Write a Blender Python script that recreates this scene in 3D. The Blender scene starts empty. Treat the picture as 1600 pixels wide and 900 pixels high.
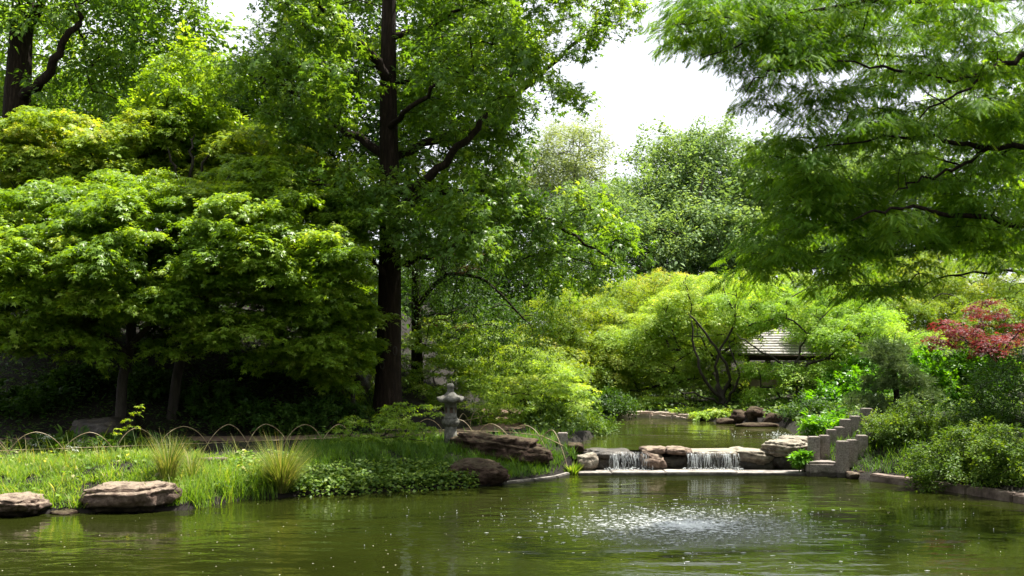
import bpy, math, random
import numpy as np
from mathutils import Vector, noise

# ------------------------------------------------------------------ camera, sky, sun, exposure
F = 1715.0            # focal length in photograph pixels (1600 wide)
H = 2.6               # eye height above the lower pond
HZ = 540.0            # horizon row in the photograph
sc = bpy.context.scene
col = sc.collection
cam_d = bpy.data.cameras.new('camera'); cam = bpy.data.objects.new('camera', cam_d); col.objects.link(cam)
cam.location = (0, 0, H); cam.rotation_euler = (math.radians(90), 0, 0)
cam_d.sensor_width = 36.0; cam_d.lens = 36.0 * F / 1600.0
cam_d.shift_y = (HZ - 450.0) / 1600.0
cam_d.clip_start = 0.1; cam_d.clip_end = 3000
sc.camera = cam

SUN_EL, SUN_AZ = math.radians(70), math.radians(56)   # azimuth from +Y (away from camera), minus = left
world = bpy.data.worlds.new('World'); sc.world = world; world.use_nodes = True
nt = world.node_tree; nt.nodes.clear()
wo = nt.nodes.new('ShaderNodeOutputWorld'); bg = nt.nodes.new('ShaderNodeBackground')
sky = nt.nodes.new('ShaderNodeTexSky'); sky.sky_type = 'NISHITA'; sky.sun_disc = False
sky.sun_elevation = SUN_EL; sky.sun_rotation = SUN_AZ; sky.dust_density = 2.5; sky.air_density = 1.0
tc = nt.nodes.new('ShaderNodeTexCoord'); nz = nt.nodes.new('ShaderNodeTexNoise')
nz.inputs['Scale'].default_value = 2.2; nz.inputs['Detail'].default_value = 6
ramp = nt.nodes.new('ShaderNodeMapRange'); ramp.inputs[1].default_value = .3; ramp.inputs[2].default_value = .7
ramp.inputs[3].default_value = .80; ramp.inputs[4].default_value = .98
mx = nt.nodes.new('ShaderNodeMix'); mx.data_type = 'RGBA'
mx.inputs['B'].default_value = (8.6, 8.8, 9.3, 1)
nt.links.new(tc.outputs['Generated'], nz.inputs['Vector']); nt.links.new(nz.outputs['Fac'], ramp.inputs[0])
nt.links.new(ramp.outputs[0], mx.inputs['Factor']); nt.links.new(sky.outputs[0], mx.inputs['A'])
nt.links.new(mx.outputs['Result'], bg.inputs['Color']); bg.inputs['Strength'].default_value = 0.05
nt.links.new(bg.outputs[0], wo.inputs['Surface'])

sun_d = bpy.data.lights.new('sun', 'SUN'); sun = bpy.data.objects.new('sun', sun_d); col.objects.link(sun)
sun_d.energy = 5.0; sun_d.angle = math.radians(0.5); sun_d.color = (1.0, 0.95, 0.86)
sdir = Vector((math.sin(SUN_AZ) * math.cos(SUN_EL), math.cos(SUN_AZ) * math.cos(SUN_EL), math.sin(SUN_EL)))
sun.location = sdir * 60; sun.rotation_euler = (-sdir).to_track_quat('-Z', 'Y').to_euler()

vs = sc.view_settings; vs.view_transform = 'Standard'; vs.look = 'None'; vs.exposure = 1.72; vs.gamma = 1.0
vs.use_curve_mapping = False
sc.render.engine = 'CYCLES'
cy = sc.cycles
cy.use_denoising = True
try: cy.denoiser = 'OPENIMAGEDENOISE'; cy.denoising_prefilter = 'ACCURATE'
except Exception: pass
cy.max_bounces = 6; cy.diffuse_bounces = 3; cy.glossy_bounces = 3; cy.transmission_bounces = 4; cy.transparent_max_bounces = 4
cy.sample_clamp_indirect = 6.0
cy.caustics_reflective = False; cy.caustics_refractive = False

# ------------------------------------------------------------------ helpers
def P(px, py, Y): return np.array([(px - 800.0) * Y / F, Y, H - (py - HZ) * Y / F])
def m_per_px(Y): return Y / F
def sstep(a, b, x):
    t = np.clip((np.asarray(x, float) - a) / (b - a), 0, 1); return t * t * (3 - 2 * t)

def tag(o, label=None, cat=None, group=None, kind=None):
    if label: o['label'] = label
    if cat: o['category'] = cat
    if group: o['group'] = group
    if kind: o['kind'] = kind
    return o
def empty(name, loc):
    o = bpy.data.objects.new(name, None); o.location = [float(v) for v in loc]; o.empty_display_size = .2
    col.objects.link(o); return o
def raw_mesh(name, V, faces, smooth=False):
    """faces: one array (n,k) or a list of such arrays"""
    V = np.asarray(V, np.float32); fl = faces if isinstance(faces, list) else [faces]
    fl = [np.asarray(f, np.int32) for f in fl if len(f)]
    me = bpy.data.meshes.new(name)
    me.vertices.add(len(V)); me.vertices.foreach_set('co', V.ravel())
    nl = sum(f.size for f in fl); npoly = sum(len(f) for f in fl)
    me.loops.add(nl); me.polygons.add(npoly)
    me.loops.foreach_set('vertex_index', np.concatenate([f.ravel() for f in fl]))
    st, off = [], 0
    for f in fl:
        st.append(off + np.arange(len(f), dtype=np.int32) * f.shape[1]); off += f.size
    me.polygons.foreach_set('loop_start', np.concatenate(st))
    if smooth: me.polygons.foreach_set('use_smooth', np.ones(npoly, bool))
    me.update(calc_edges=True)
    return me
def obj(name, me, mat, parent=None, loc=None):
    o = bpy.data.objects.new(name, me); col.objects.link(o)
    if mat is not None and len(me.materials) == 0: me.materials.append(mat)
    if parent is not None:
        o.parent = parent
        if loc is not None: o.location = [float(v) for v in loc]
    elif loc is not None: o.location = [float(v) for v in loc]
    return o
def add_attr(me, name, vals):
    a = me.attributes.new(name, 'FLOAT', 'POINT'); a.data.foreach_set('value', np.asarray(vals, np.float32))

# ------------------------------------------------------------------ materials
def new_mat(name):
    m = bpy.data.materials.new(name); m.use_nodes = True
    n = m.node_tree.nodes; n.clear()
    out = n.new('ShaderNodeOutputMaterial')
    return m, m.node_tree, n, m.node_tree.links, out
def rampnode(n, stops):
    r = n.new('ShaderNodeValToRGB'); e = r.color_ramp.elements
    while len(e) < len(stops): e.new(0.5)
    for i, (p, c) in enumerate(stops):
        e[i].position = p; e[i].color = (*c, 1)
    return r
def leaf_mat(name, stops, trans=(1.25, 1.2, .5), tf=.42, rough=.42, spec=.35):
    m, t, n, l, out = new_mat(name)
    a = n.new('ShaderNodeAttribute'); a.attribute_name = 'rnd'
    a2 = n.new('ShaderNodeAttribute'); a2.attribute_name = 'tone'; a2.attribute_type = 'INSTANCER'
    ad = n.new('ShaderNodeMath'); ad.operation = 'ADD'; ad.use_clamp = True
    l.new(a.outputs['Fac'], ad.inputs[0]); l.new(a2.outputs['Fac'], ad.inputs[1])
    r = rampnode(n, stops); l.new(ad.outputs[0], r.inputs[0])
    p = n.new('ShaderNodeBsdfPrincipled'); p.inputs['Roughness'].default_value = rough
    p.inputs['Specular IOR Level'].default_value = spec
    l.new(r.outputs[0], p.inputs['Base Color'])
    mul = n.new('ShaderNodeMix'); mul.data_type = 'RGBA'; mul.blend_type = 'MULTIPLY'; mul.inputs['Factor'].default_value = 1
    mul.inputs['B'].default_value = (*trans, 1); l.new(r.outputs[0], mul.inputs['A'])
    tr = n.new('ShaderNodeBsdfTranslucent'); l.new(mul.outputs['Result'], tr.inputs['Color'])
    ms = n.new('ShaderNodeMixShader'); ms.inputs[0].default_value = tf
    l.new(p.outputs[0], ms.inputs[1]); l.new(tr.outputs[0], ms.inputs[2]); l.new(ms.outputs[0], out.inputs[0])
    return m
def noise_mat(name, stops, scale=4., detail=8., rough=.85, bump=.5, bscale=12., stretch=(1, 1, 1), spec=.3, bdist=.03, top=None, wet=None, stain=None):
    m, t, n, l, out = new_mat(name)
    tc = n.new('ShaderNodeTexCoord'); mp = n.new('ShaderNodeMapping'); mp.inputs['Scale'].default_value = stretch
    g = n.new('ShaderNodeNewGeometry')
    l.new(g.outputs['Position'], mp.inputs['Vector'])
    a = n.new('ShaderNodeTexNoise'); a.inputs['Scale'].default_value = scale; a.inputs['Detail'].default_value = detail; a.inputs['Roughness'].default_value = .65
    l.new(mp.outputs[0], a.inputs['Vector'])
    r = rampnode(n, stops); l.new(a.outputs['Fac'], r.inputs[0])
    p = n.new('ShaderNodeBsdfPrincipled'); p.inputs['Roughness'].default_value = rough; p.inputs['Specular IOR Level'].default_value = spec
    csrc = r.outputs[0]
    if top is not None:      # lichen / moss / dust settled on upward faces, broken by noise
        c, amt, sc2 = top
        sx = n.new('ShaderNodeSeparateXYZ'); l.new(g.outputs['Normal'], sx.inputs[0])
        n2 = n.new('ShaderNodeTexNoise'); n2.inputs['Scale'].default_value = sc2; n2.inputs['Detail'].default_value = 5
        l.new(g.outputs['Position'], n2.inputs['Vector'])
        ad = n.new('ShaderNodeMath'); ad.operation = 'MULTIPLY'; l.new(sx.outputs['Z'], ad.inputs[0]); l.new(n2.outputs['Fac'], ad.inputs[1])
        mr = n.new('ShaderNodeMapRange'); mr.inputs[1].default_value = .28; mr.inputs[2].default_value = .5; mr.inputs[3].default_value = 0; mr.inputs[4].default_value = amt
        l.new(ad.outputs[0], mr.inputs[0])
        mxx = n.new('ShaderNodeMix'); mxx.data_type = 'RGBA'; mxx.inputs['B'].default_value = (*c, 1)
        l.new(mr.outputs[0], mxx.inputs['Factor']); l.new(csrc, mxx.inputs['A']); csrc = mxx.outputs['Result']
    if stain is not None:    # algae and dirt blotches
        n3 = n.new('ShaderNodeTexNoise'); n3.inputs['Scale'].default_value = stain[1]; n3.inputs['Detail'].default_value = 7; l.new(g.outputs['Position'], n3.inputs['Vector'])
        m3 = n.new('ShaderNodeMapRange'); m3.inputs[1].default_value = .52; m3.inputs[2].default_value = .68; m3.inputs[4].default_value = .75; l.new(n3.outputs['Fac'], m3.inputs[0])
        x3 = n.new('ShaderNodeMix'); x3.data_type = 'RGBA'; x3.inputs['B'].default_value = (*stain[0], 1); l.new(m3.outputs[0], x3.inputs['Factor']); l.new(csrc, x3.inputs['A']); csrc = x3.outputs['Result']
    if wet is not None:      # damp, algae-dark band just above the pond level
        s4 = n.new('ShaderNodeSeparateXYZ'); l.new(g.outputs['Position'], s4.inputs[0]); n4 = n.new('ShaderNodeTexNoise'); n4.inputs['Scale'].default_value = 9; l.new(g.outputs['Position'], n4.inputs['Vector'])
        a4 = n.new('ShaderNodeMath'); a4.operation = 'MULTIPLY_ADD'; a4.inputs[1].default_value = -.08; l.new(n4.outputs['Fac'], a4.inputs[0]); l.new(s4.outputs['Z'], a4.inputs[2])
        m4 = n.new('ShaderNodeMapRange'); m4.inputs[1].default_value = wet - .03; m4.inputs[2].default_value = wet - .07; m4.inputs[4].default_value = .8; l.new(a4.outputs[0], m4.inputs[0])
        x4 = n.new('ShaderNodeMix'); x4.data_type = 'RGBA'; x4.inputs['B'].default_value = (.02, .018, .010, 1); l.new(m4.outputs[0], x4.inputs['Factor']); l.new(csrc, x4.inputs['A']); csrc = x4.outputs['Result']
    l.new(csrc, p.inputs['Base Color'])
    b = n.new('ShaderNodeTexNoise'); b.inputs['Scale'].default_value = bscale; b.inputs['Detail'].default_value = 8; b.inputs['Roughness'].default_value = .7
    l.new(mp.outputs[0], b.inputs['Vector'])
    bp = n.new('ShaderNodeBump'); bp.inputs['Strength'].default_value = bump; bp.inputs['Distance'].default_value = bdist
    l.new(b.outputs['Fac'], bp.inputs['Height']); l.new(bp.outputs[0], p.inputs['Normal'])
    l.new(p.outputs[0], out.inputs[0])
    return m
def plain_mat(name, c, rough=.6, spec=.4, tf=0.):
    m, t, n, l, out = new_mat(name)
    p = n.new('ShaderNodeBsdfPrincipled'); p.inputs['Base Color'].default_value = (*c, 1); p.inputs['Roughness'].default_value = rough
    p.inputs['Specular IOR Level'].default_value = spec
    if tf:
        tr = n.new('ShaderNodeBsdfTranslucent'); tr.inputs['Color'].default_value = (*c, 1)
        ms = n.new('ShaderNodeMixShader'); ms.inputs[0].default_value = tf
        l.new(p.outputs[0], ms.inputs[1]); l.new(tr.outputs[0], ms.inputs[2]); l.new(ms.outputs[0], out.inputs[0])
    else: l.new(p.outputs[0], out.inputs[0])
    return m

M = {}
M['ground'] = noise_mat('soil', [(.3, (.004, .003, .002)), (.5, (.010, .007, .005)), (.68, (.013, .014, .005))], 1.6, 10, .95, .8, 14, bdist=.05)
M['bark'] = noise_mat('bark', [(.3, (.008, .0055, .004)), (.55, (.022, .015, .010)), (.75, (.055, .04, .029))], 9, 10, .95, 1., 16, (2.2, 2.2, .35), .15, .04)
M['bark_grey'] = noise_mat('bark_grey', [(.3, (.05, .042, .036)), (.55, (.10, .088, .075)), (.75, (.17, .15, .13))], 8, 8, .9, .7, 20, (1.5, 1.5, .5), .2, .02)
M['bark_maple'] = noise_mat('bark_maple', [(.3, (.016, .013, .010)), (.55, (.036, .03, .024)), (.75, (.08, .072, .06))], 7, 8, .85, .4, 20, (1.5, 1.5, .4), .25, .02)
M['rock_tan'] = noise_mat('rock_tan', [(.3, (.055, .036, .027)), (.46, (.15, .105, .082)), (.6, (.23, .17, .135)), (.75, (.36, .29, .23))], 9, 14, .92, 1., 22, spec=.15, bdist=.07, top=((.33, .27, .20), .7, 9), wet=.12, stain=((.09, .065, .05), 5.))
M['rock_pale'] = noise_mat('rock_pale', [(.3, (.07, .055, .04)), (.46, (.19, .16, .125)), (.6, (.28, .245, .195)), (.75, (.42, .38, .31))], 8, 14, .92, 1., 20, spec=.15, bdist=.07, top=((.42, .4, .32), .5, 6))
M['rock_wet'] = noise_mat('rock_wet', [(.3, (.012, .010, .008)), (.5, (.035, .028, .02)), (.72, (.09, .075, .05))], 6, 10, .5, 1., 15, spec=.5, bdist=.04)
M['rock_brown'] = noise_mat('rock_brown', [(.3, (.018, .011, .008)), (.5, (.05, .032, .023)), (.7, (.11, .078, .058))], 8, 14, .95, 1., 20, (1, 1, 2.2), .12, .07, top=((.10, .085, .05), .5, 8))
M['granite'] = noise_mat('granite', [(.32, (.09, .074, .066)), (.46, (.185, .158, .143)), (.56, (.245, .212, .192)), (.68, (.32, .285, .262))], 34, 9, .9, .4, 90, spec=.25, bdist=.006, wet=.10, stain=((.075, .075, .05), 3.5))
M['lantern'] = noise_mat('lantern_stone', [(.3, (.05, .05, .04)), (.5, (.11, .107, .093)), (.7, (.19, .185, .165))], 14, 9, .92, .5, 50, spec=.2, bdist=.012)
M['concrete'] = noise_mat('concrete', [(.3, (.10, .09, .08)), (.48, (.24, .22, .2)), (.7, (.36, .335, .305))], 7, 12, .85, .3, 30, spec=.3, bdist=.01, wet=.055, stain=((.11, .10, .085), 4.))
M['kerb'] = noise_mat('kerb_stone', [(.3, (.05, .036, .03)), (.5, (.13, .098, .08)), (.7, (.22, .175, .15))], 5, 8, .9, .4, 25, spec=.25, bdist=.015)
M['path'] = noise_mat('path_sand', [(.3, (.08, .05, .036)), (.5, (.14, .095, .07)), (.7, (.21, .15, .115))], 9, 8, .95, .4, 40, spec=.1, bdist=.012)
M['beach'] = noise_mat('pale_shore', [(.3, (.22, .17, .14)), (.5, (.34, .275, .23)), (.7, (.46, .39, .33))], 5, 8, .9, .4, 20, spec=.2, bdist=.02)
M['bamboo'] = noise_mat('bamboo', [(.3, (.09, .06, .03)), (.5, (.22, .165, .09)), (.7, (.36, .30, .18))], 11, 4, .5, .1, 30, spec=.4, bdist=.004)
M['wood_grey'] = noise_mat('weathered_wood', [(.3, (.12, .11, .10)), (.5, (.23, .215, .205)), (.7, (.34, .325, .31))], 10, 6, .8, .3, 40, (1, 1, 3), .3, .01)
M['wood_dark'] = noise_mat('dark_wood', [(.3, (.03, .02, .014)), (.6, (.07, .045, .03))], 10, 6, .8, .3, 40, (3, 3, .5), .3, .01)
M['plaster'] = noise_mat('plaster', [(.3, (.22, .17, .12)), (.7, (.34, .27, .2))], 5, 6, .9, .2, 40, spec=.2, bdist=.005)
M['white_water'] = plain_mat('white_water', (.62, .65, .66), .15, .6, .35)
def sheet_mat():
    m, t, n, l, out = new_mat('thin_water_sheet')
    g = n.new('ShaderNodeNewGeometry'); mp = n.new('ShaderNodeMapping'); mp.inputs['Scale'].default_value = (26, 2, 1.6); l.new(g.outputs['Position'], mp.inputs['Vector'])
    q = n.new('ShaderNodeTexNoise'); q.inputs['Scale'].default_value = 1.; q.inputs['Detail'].default_value = 5; q.inputs['Roughness'].default_value = .6; l.new(mp.outputs[0], q.inputs['Vector'])
    mr = n.new('ShaderNodeMapRange'); mr.inputs[1].default_value = .5; mr.inputs[2].default_value = .72; mr.inputs[3].default_value = .02; mr.inputs[4].default_value = .45; l.new(q.outputs['Fac'], mr.inputs[0])
    p = n.new('ShaderNodeBsdfPrincipled'); p.inputs['Base Color'].default_value = (.7, .73, .74, 1); p.inputs['Roughness'].default_value = .12
    tr = n.new('ShaderNodeBsdfTransparent'); ms = n.new('ShaderNodeMixShader'); l.new(mr.outputs[0], ms.inputs[0]); l.new(tr.outputs[0], ms.inputs[1]); l.new(p.outputs[0], ms.inputs[2]); l.new(ms.outputs[0], out.inputs[0]); return m
M['sheet'] = sheet_mat()
M['foam'] = plain_mat('foam', (.85, .88, .88), .4, .5, .2)
M['drop'] = plain_mat('water_drop', (.85, .88, .9), .08, .8, .3)

# species leaf materials: (position, base colour)
M['l_sweetgum'] = leaf_mat('leaf_sweetgum', [(0, (0.047, 0.111, 0.016)), (.5, (0.098, 0.192, 0.026)), (.85, (0.163, 0.273, 0.044)), (1, (0.273, 0.377, 0.091))], (2.0, 1.8, .4), .46, .40, .28)
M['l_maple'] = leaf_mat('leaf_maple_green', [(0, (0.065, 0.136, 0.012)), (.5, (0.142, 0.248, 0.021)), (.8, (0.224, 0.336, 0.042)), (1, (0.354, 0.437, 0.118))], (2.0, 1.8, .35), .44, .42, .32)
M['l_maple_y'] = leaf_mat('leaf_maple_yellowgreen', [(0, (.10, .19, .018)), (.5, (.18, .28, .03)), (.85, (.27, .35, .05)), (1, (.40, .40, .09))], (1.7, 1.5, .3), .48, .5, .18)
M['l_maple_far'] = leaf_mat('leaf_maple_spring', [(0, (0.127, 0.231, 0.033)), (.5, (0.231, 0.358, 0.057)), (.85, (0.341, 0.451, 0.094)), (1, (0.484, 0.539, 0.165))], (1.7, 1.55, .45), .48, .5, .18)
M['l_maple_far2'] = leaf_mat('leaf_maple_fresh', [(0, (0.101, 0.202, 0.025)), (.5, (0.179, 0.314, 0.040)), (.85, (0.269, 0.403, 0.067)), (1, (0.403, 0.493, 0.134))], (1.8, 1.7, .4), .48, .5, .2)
M['l_maple_o'] = leaf_mat('leaf_maple_golden', [(0, (.24, .29, .03)), (.5, (.36, .37, .05)), (.85, (.44, .42, .08)), (1, (.48, .42, .12))], (1.5, 1.3, .5), .45, .5, .18)
M['l_maple_r'] = leaf_mat('leaf_maple_red', [(0, (.065, .011, .014)), (.5, (.135, .025, .028)), (1, (.21, .06, .052))], (1.7, .9, .8), .42, .5, .2)
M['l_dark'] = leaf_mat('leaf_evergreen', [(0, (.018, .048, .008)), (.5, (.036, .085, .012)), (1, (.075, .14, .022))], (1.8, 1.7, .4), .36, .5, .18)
M['l_oak'] = leaf_mat('leaf_oak', [(0, (.08, .145, .055)), (.5, (.14, .225, .088)), (1, (.23, .32, .125))], (1.7, 1.6, .6), .42, .55, .15)
M['l_pale'] = leaf_mat('leaf_pale', [(0, (.13, .18, .08)), (.5, (.20, .26, .12)), (1, (.28, .34, .18))], (1.6, 1.5, .6), .42, .55, .15)
M['l_cypress'] = leaf_mat('leaf_cypress', [(0, (0.045, 0.119, 0.010)), (.5, (0.088, 0.188, 0.016)), (.85, (0.144, 0.263, 0.027)), (1, (0.225, 0.338, 0.056))], (2.0, 1.8, .35), .5, .55, .12)
M['l_bright'] = leaf_mat('leaf_laurel', [(0, (.045, .14, .008)), (.5, (.08, .21, .012)), (1, (.14, .29, .025))], (2.0, 1.9, .35), .45, .35, .3)
M['l_azalea'] = leaf_mat('leaf_azalea', [(0, (0.040, 0.085, 0.013)), (.5, (0.077, 0.144, 0.018)), (1, (0.175, 0.250, 0.037))], (1.7, 1.6, .4), .36, .5, .18)
M['l_pine'] = leaf_mat('needle_pine', [(0, (0.042, 0.078, 0.026)), (.5, (0.084, 0.138, 0.043)), (1, (0.156, 0.210, 0.072))], (1.3, 1.3, .6), .25, .55, .2)
M['l_grass'] = leaf_mat('grass_blade', [(0, (.06, .13, .014)), (.5, (.13, .235, .03)), (.8, (.2, .3, .055)), (.92, (.33, .35, .12)), (1, (.47, .43, .25))], (1.7, 1.6, .35), .45, .5, .2)
M['l_sedge'] = leaf_mat('sedge_blade', [(0, (.06, .11, .015)), (.5, (.12, .175, .03)), (.8, (.22, .24, .07)), (1, (.42, .35, .17))], (1.5, 1.4, .5), .4, .5, .2)
M['l_mondo'] = leaf_mat('mondo_grass_blade', [(0, (.03, .075, .010)), (.5, (.06, .135, .016)), (1, (.12, .2, .03))], (1.7, 1.6, .35), .38, .5, .15)
M['l_white'] = leaf_mat('white_petal', [(0, (.5, .55, .42)), (1, (.82, .84, .78))], (1, 1, 1), .4, .5, .3)

# ------------------------------------------------------------------ terrain shape
LOW = np.array([(-30, 13), (-20, 14.4), (-14, 15.6), (-9.5, 16.5), (-7.85, 16.9), (-6.6, 17.05), (-5.2, 17.3), (-4.6, 18.5), (-3.36, 19.0), (-1.29, 19.9),
                (-.12, 20.6), (.8, 21.5), (1.15, 22.35), (6.1, 22.35), (6.47, 21.7), (7.45, 20.4), (8.49, 18.2), (9.4, 15), (10.5, 8), (10, 2.6), (-30, 2.6)], float)
UP = np.array([(1.1, 22.5), (1.2, 23.6), (2.0, 26.7), (2.3, 30), (3.1, 33.2), (4.2, 33.4), (5.2, 32.4), (6.1, 30.8), (7.3, 29.4), (7.0, 26.5), (6.6, 24.5), (6.2, 22.5)], float)
ZU = .42
def sdist(poly, x, y):
    d = np.full(x.shape, 1e9); inside = np.zeros(x.shape, bool); n = len(poly)
    for i in range(n):
        ax, ay = poly[i]; bx, by = poly[(i + 1) % n]
        ex, ey = bx - ax, by - ay
        t = np.clip(((x - ax) * ex + (y - ay) * ey) / (ex * ex + ey * ey), 0, 1)
        d = np.minimum(d, np.hypot(x - ax - t * ex, y - ay - t * ey))
        c = ((ay > y) != (by > y)) & (x < ex * (y - ay) / (ey if ey else 1e-9) + ax)
        inside ^= c
    return np.where(inside, -d, d)
PATHC = np.array([(-16, 22.0), (-9, 22.6), (-5, 23.1), (-2, 24.0), (-.6, 25.4), (.2, 27.5), (.2, 30), (-.5, 34)], float)
def polydist(pl, x, y):
    d = np.full(x.shape, 1e9)
    for i in range(len(pl) - 1):
        ax, ay = pl[i]; ex, ey = pl[i + 1] - pl[i]
        t = np.clip(((x - ax) * ex + (y - ay) * ey) / (ex * ex + ey * ey), 0, 1)
        d = np.minimum(d, np.hypot(x - ax - t * ex, y - ay - t * ey))
    return d
def hgt(x, y):
    x = np.atleast_1d(np.asarray(x, float)); y = np.atleast_1d(np.asarray(y, float))
    s1 = sdist(LOW, x, y); s2 = sdist(UP, x, y)
    L = .55 + .08 * np.sin(x * 1.3 + y * .7) * np.sin(y * 1.1 - x * .4)
    L = L + 3.2 * sstep(22.8, 33, y) * sstep(-.2, -4.5, x) + .5 * sstep(-4.5, -9, x) * sstep(22.6, 26, y)
    L = L + 1.6 * sstep(36, 60, y) + .45 * sstep(6.8, 10, x) * sstep(16, 24, y) + .5 * sstep(9, 15, x)
    L = L + .25 * sstep(34, 37, y)
    pd = polydist(PATHC, x, y); w = sstep(1.6, .8, pd)
    L = L * (1 - w) + .62 * w
    L = L + .35 * sstep(10, 2, y) * (y < 10)
    land = np.where(s1 < 1.8, .07 + (L - .07) * sstep(-.05, 1.7, s1) ** .8, L)
    up_land = ZU + .10 + .25 * sstep(0, 1.5, s2)
    near_up = sstep(1.6, .2, s2)
    near_up = near_up * sstep(21.9, 23.0, y)
    land = np.maximum(land, land * (1 - near_up) + up_land * near_up)
    h = np.where(s1 < 0, np.maximum(-.8, .05 + s1 * 1.6), land)
    h = np.where(s2 < 0, np.maximum(-.3, ZU + .06 + s2 * 1.4), h)
    h = np.where((x > 1.3) & (x < 6.05) & (y > 21.9) & (y < 23.3), -.5, h)
    return h
def hz(x, y): return float(hgt(x, y)[0])

gx = np.concatenate([np.array([-900, -400, -200, -120, -80, -55]), np.arange(-42, -12, 1.5), np.arange(-12, 12, .22), np.arange(12, 43, 1.5), np.array([55, 80, 120, 200, 400, 900])])
gy = np.concatenate([np.array([-900, -300, -100, -40, -15, -5, -2, 0, 1, 2]), np.arange(2.5, 15, .6), np.arange(15, 35, .22), np.arange(35, 66, 1.2), np.array([70, 80, 100, 140, 220, 400, 900])])
GX, GY = np.meshgrid(gx, gy)
GZ = hgt(GX.ravel(), GY.ravel()).reshape(GX.shape)
rg = np.random.default_rng(5)
fine = (np.abs(GX) < 14) & (GY > 14) & (GY < 40)
GZ = GZ + np.where(fine, rg.normal(0, .012, GX.shape), 0)
V = np.stack([GX, GY, GZ], -1).reshape(-1, 3)
nx, ny = len(gx), len(gy)
ii = (np.arange(ny - 1)[:, None] * nx + np.arange(nx - 1)[None, :]).ravel()
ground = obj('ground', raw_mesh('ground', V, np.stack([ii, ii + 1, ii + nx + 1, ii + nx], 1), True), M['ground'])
tag(ground, 'dark soil banks and slopes around the ponds', 'ground', kind='structure')

# ------------------------------------------------------------------ water
FX, FY = 2.55, 15.9       # centre of the bubbling fountain
def water_mat(name, c, fountain=None, amp=1.):
    m, t, n, l, out = new_mat(name)
    g = n.new('ShaderNodeNewGeometry')
    p = n.new('ShaderNodeBsdfPrincipled'); p.inputs['Roughness'].default_value = .02; p.inputs['IOR'].default_value = 1.33
    nn = n.new('ShaderNodeTexNoise'); nn.inputs['Scale'].default_value = .35; nn.inputs['Detail'].default_value = 3
    l.new(g.outputs['Position'], nn.inputs['Vector'])
    r = rampnode(n, [(.3, tuple(v * .8 for v in c)), (.7, tuple(v * 1.25 for v in c))]); l.new(nn.outputs['Fac'], r.inputs[0]); l.new(r.outputs[0], p.inputs['Base Color'])
    def noi(scale, detail, sx, sy, dist=0.):
        mp = n.new('ShaderNodeMapping'); mp.inputs['Scale'].default_value = (sx, sy, 1); l.new(g.outputs['Position'], mp.inputs['Vector'])
        q = n.new('ShaderNodeTexNoise'); q.inputs['Scale'].default_value = scale; q.inputs['Detail'].default_value = detail; q.inputs['Distortion'].default_value = dist
        l.new(mp.outputs[0], q.inputs['Vector']); return q.outputs['Fac']
    def math_(op, a, b):
        q = n.new('ShaderNodeMath'); q.operation = op
        for k, v in enumerate((a, b)):
            if isinstance(v, (int, float)): q.inputs[k].default_value = v
            else: l.new(v, q.inputs[k])
        return q.outputs[0]
    h = math_('ADD', math_('MULTIPLY', noi(2.0, 2, .5, 1.0, .3), .030 * amp), math_('MULTIPLY', noi(6.5, 3, .55, 1.0), .0095 * amp))
    h = math_('ADD', h, math_('MULTIPLY', noi(22, 2, .7, 1.), .0016 * amp))
    mz = n.new('ShaderNodeMapRange'); mz.inputs[1].default_value = .38; mz.inputs[2].default_value = .62; mz.inputs[3].default_value = .35; mz.inputs[4].default_value = 1.25
    l.new(noi(.45, 2, .5, 1., .6), mz.inputs[0]); h = math_('MULTIPLY', h, mz.outputs[0])
    if fountain:
        vm = n.new('ShaderNodeVectorMath'); vm.operation = 'DISTANCE'; vm.inputs[1].default_value = (*fountain, 0)
        l.new(g.outputs['Position'], vm.inputs[0]); d = vm.outputs['Value']
        mr = n.new('ShaderNodeMapRange'); mr.inputs[1].default_value = 2.6; mr.inputs[2].default_value = .2; mr.inputs[3].default_value = 0; mr.inputs[4].default_value = 1; mr.interpolation_type = 'SMOOTHSTEP'
        l.new(d, mr.inputs[0])
        h = math_('ADD', h, math_('MULTIPLY', math_('MULTIPLY', noi(30, 3, 1, 1), mr.outputs[0]), .014))
    b = n.new('ShaderNodeBump'); b.inputs['Strength'].default_value = 1; b.inputs['Distance'].default_value = 1.; l.new(h, b.inputs['Height'])
    l.new(b.outputs[0], p.inputs['Normal']); l.new(p.outputs[0], out.inputs[0])
    return m
M['water'] = water_mat('pond_water', (.012, .0155, .0024), (FX, FY), 1.)
M['water_up'] = water_mat('upper_pond_water', (.026, .031, .006), None, .6)
def ngon(name, pts, z, mat):
    return obj(name, raw_mesh(name, np.array([(x, y, z) for x, y in pts]), np.arange(len(pts))[None, :]), mat)
w = ngon('pond_water', [(-34, 1.5), (14, 1.5), (14, 22.42), (-34, 22.42)], 0., M['water']); tag(w, 'olive green water of the lower pond', 'water', kind='structure')
w = ngon('upper_pond_water', [(.6, 22.9), (6.9, 22.9), (8.5, 24), (8.5, 34.5), (.8, 34.5), (.6, 25)], ZU, M['water_up']); tag(w, 'still green water of the upper pond behind the dam', 'water', kind='structure')

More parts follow.
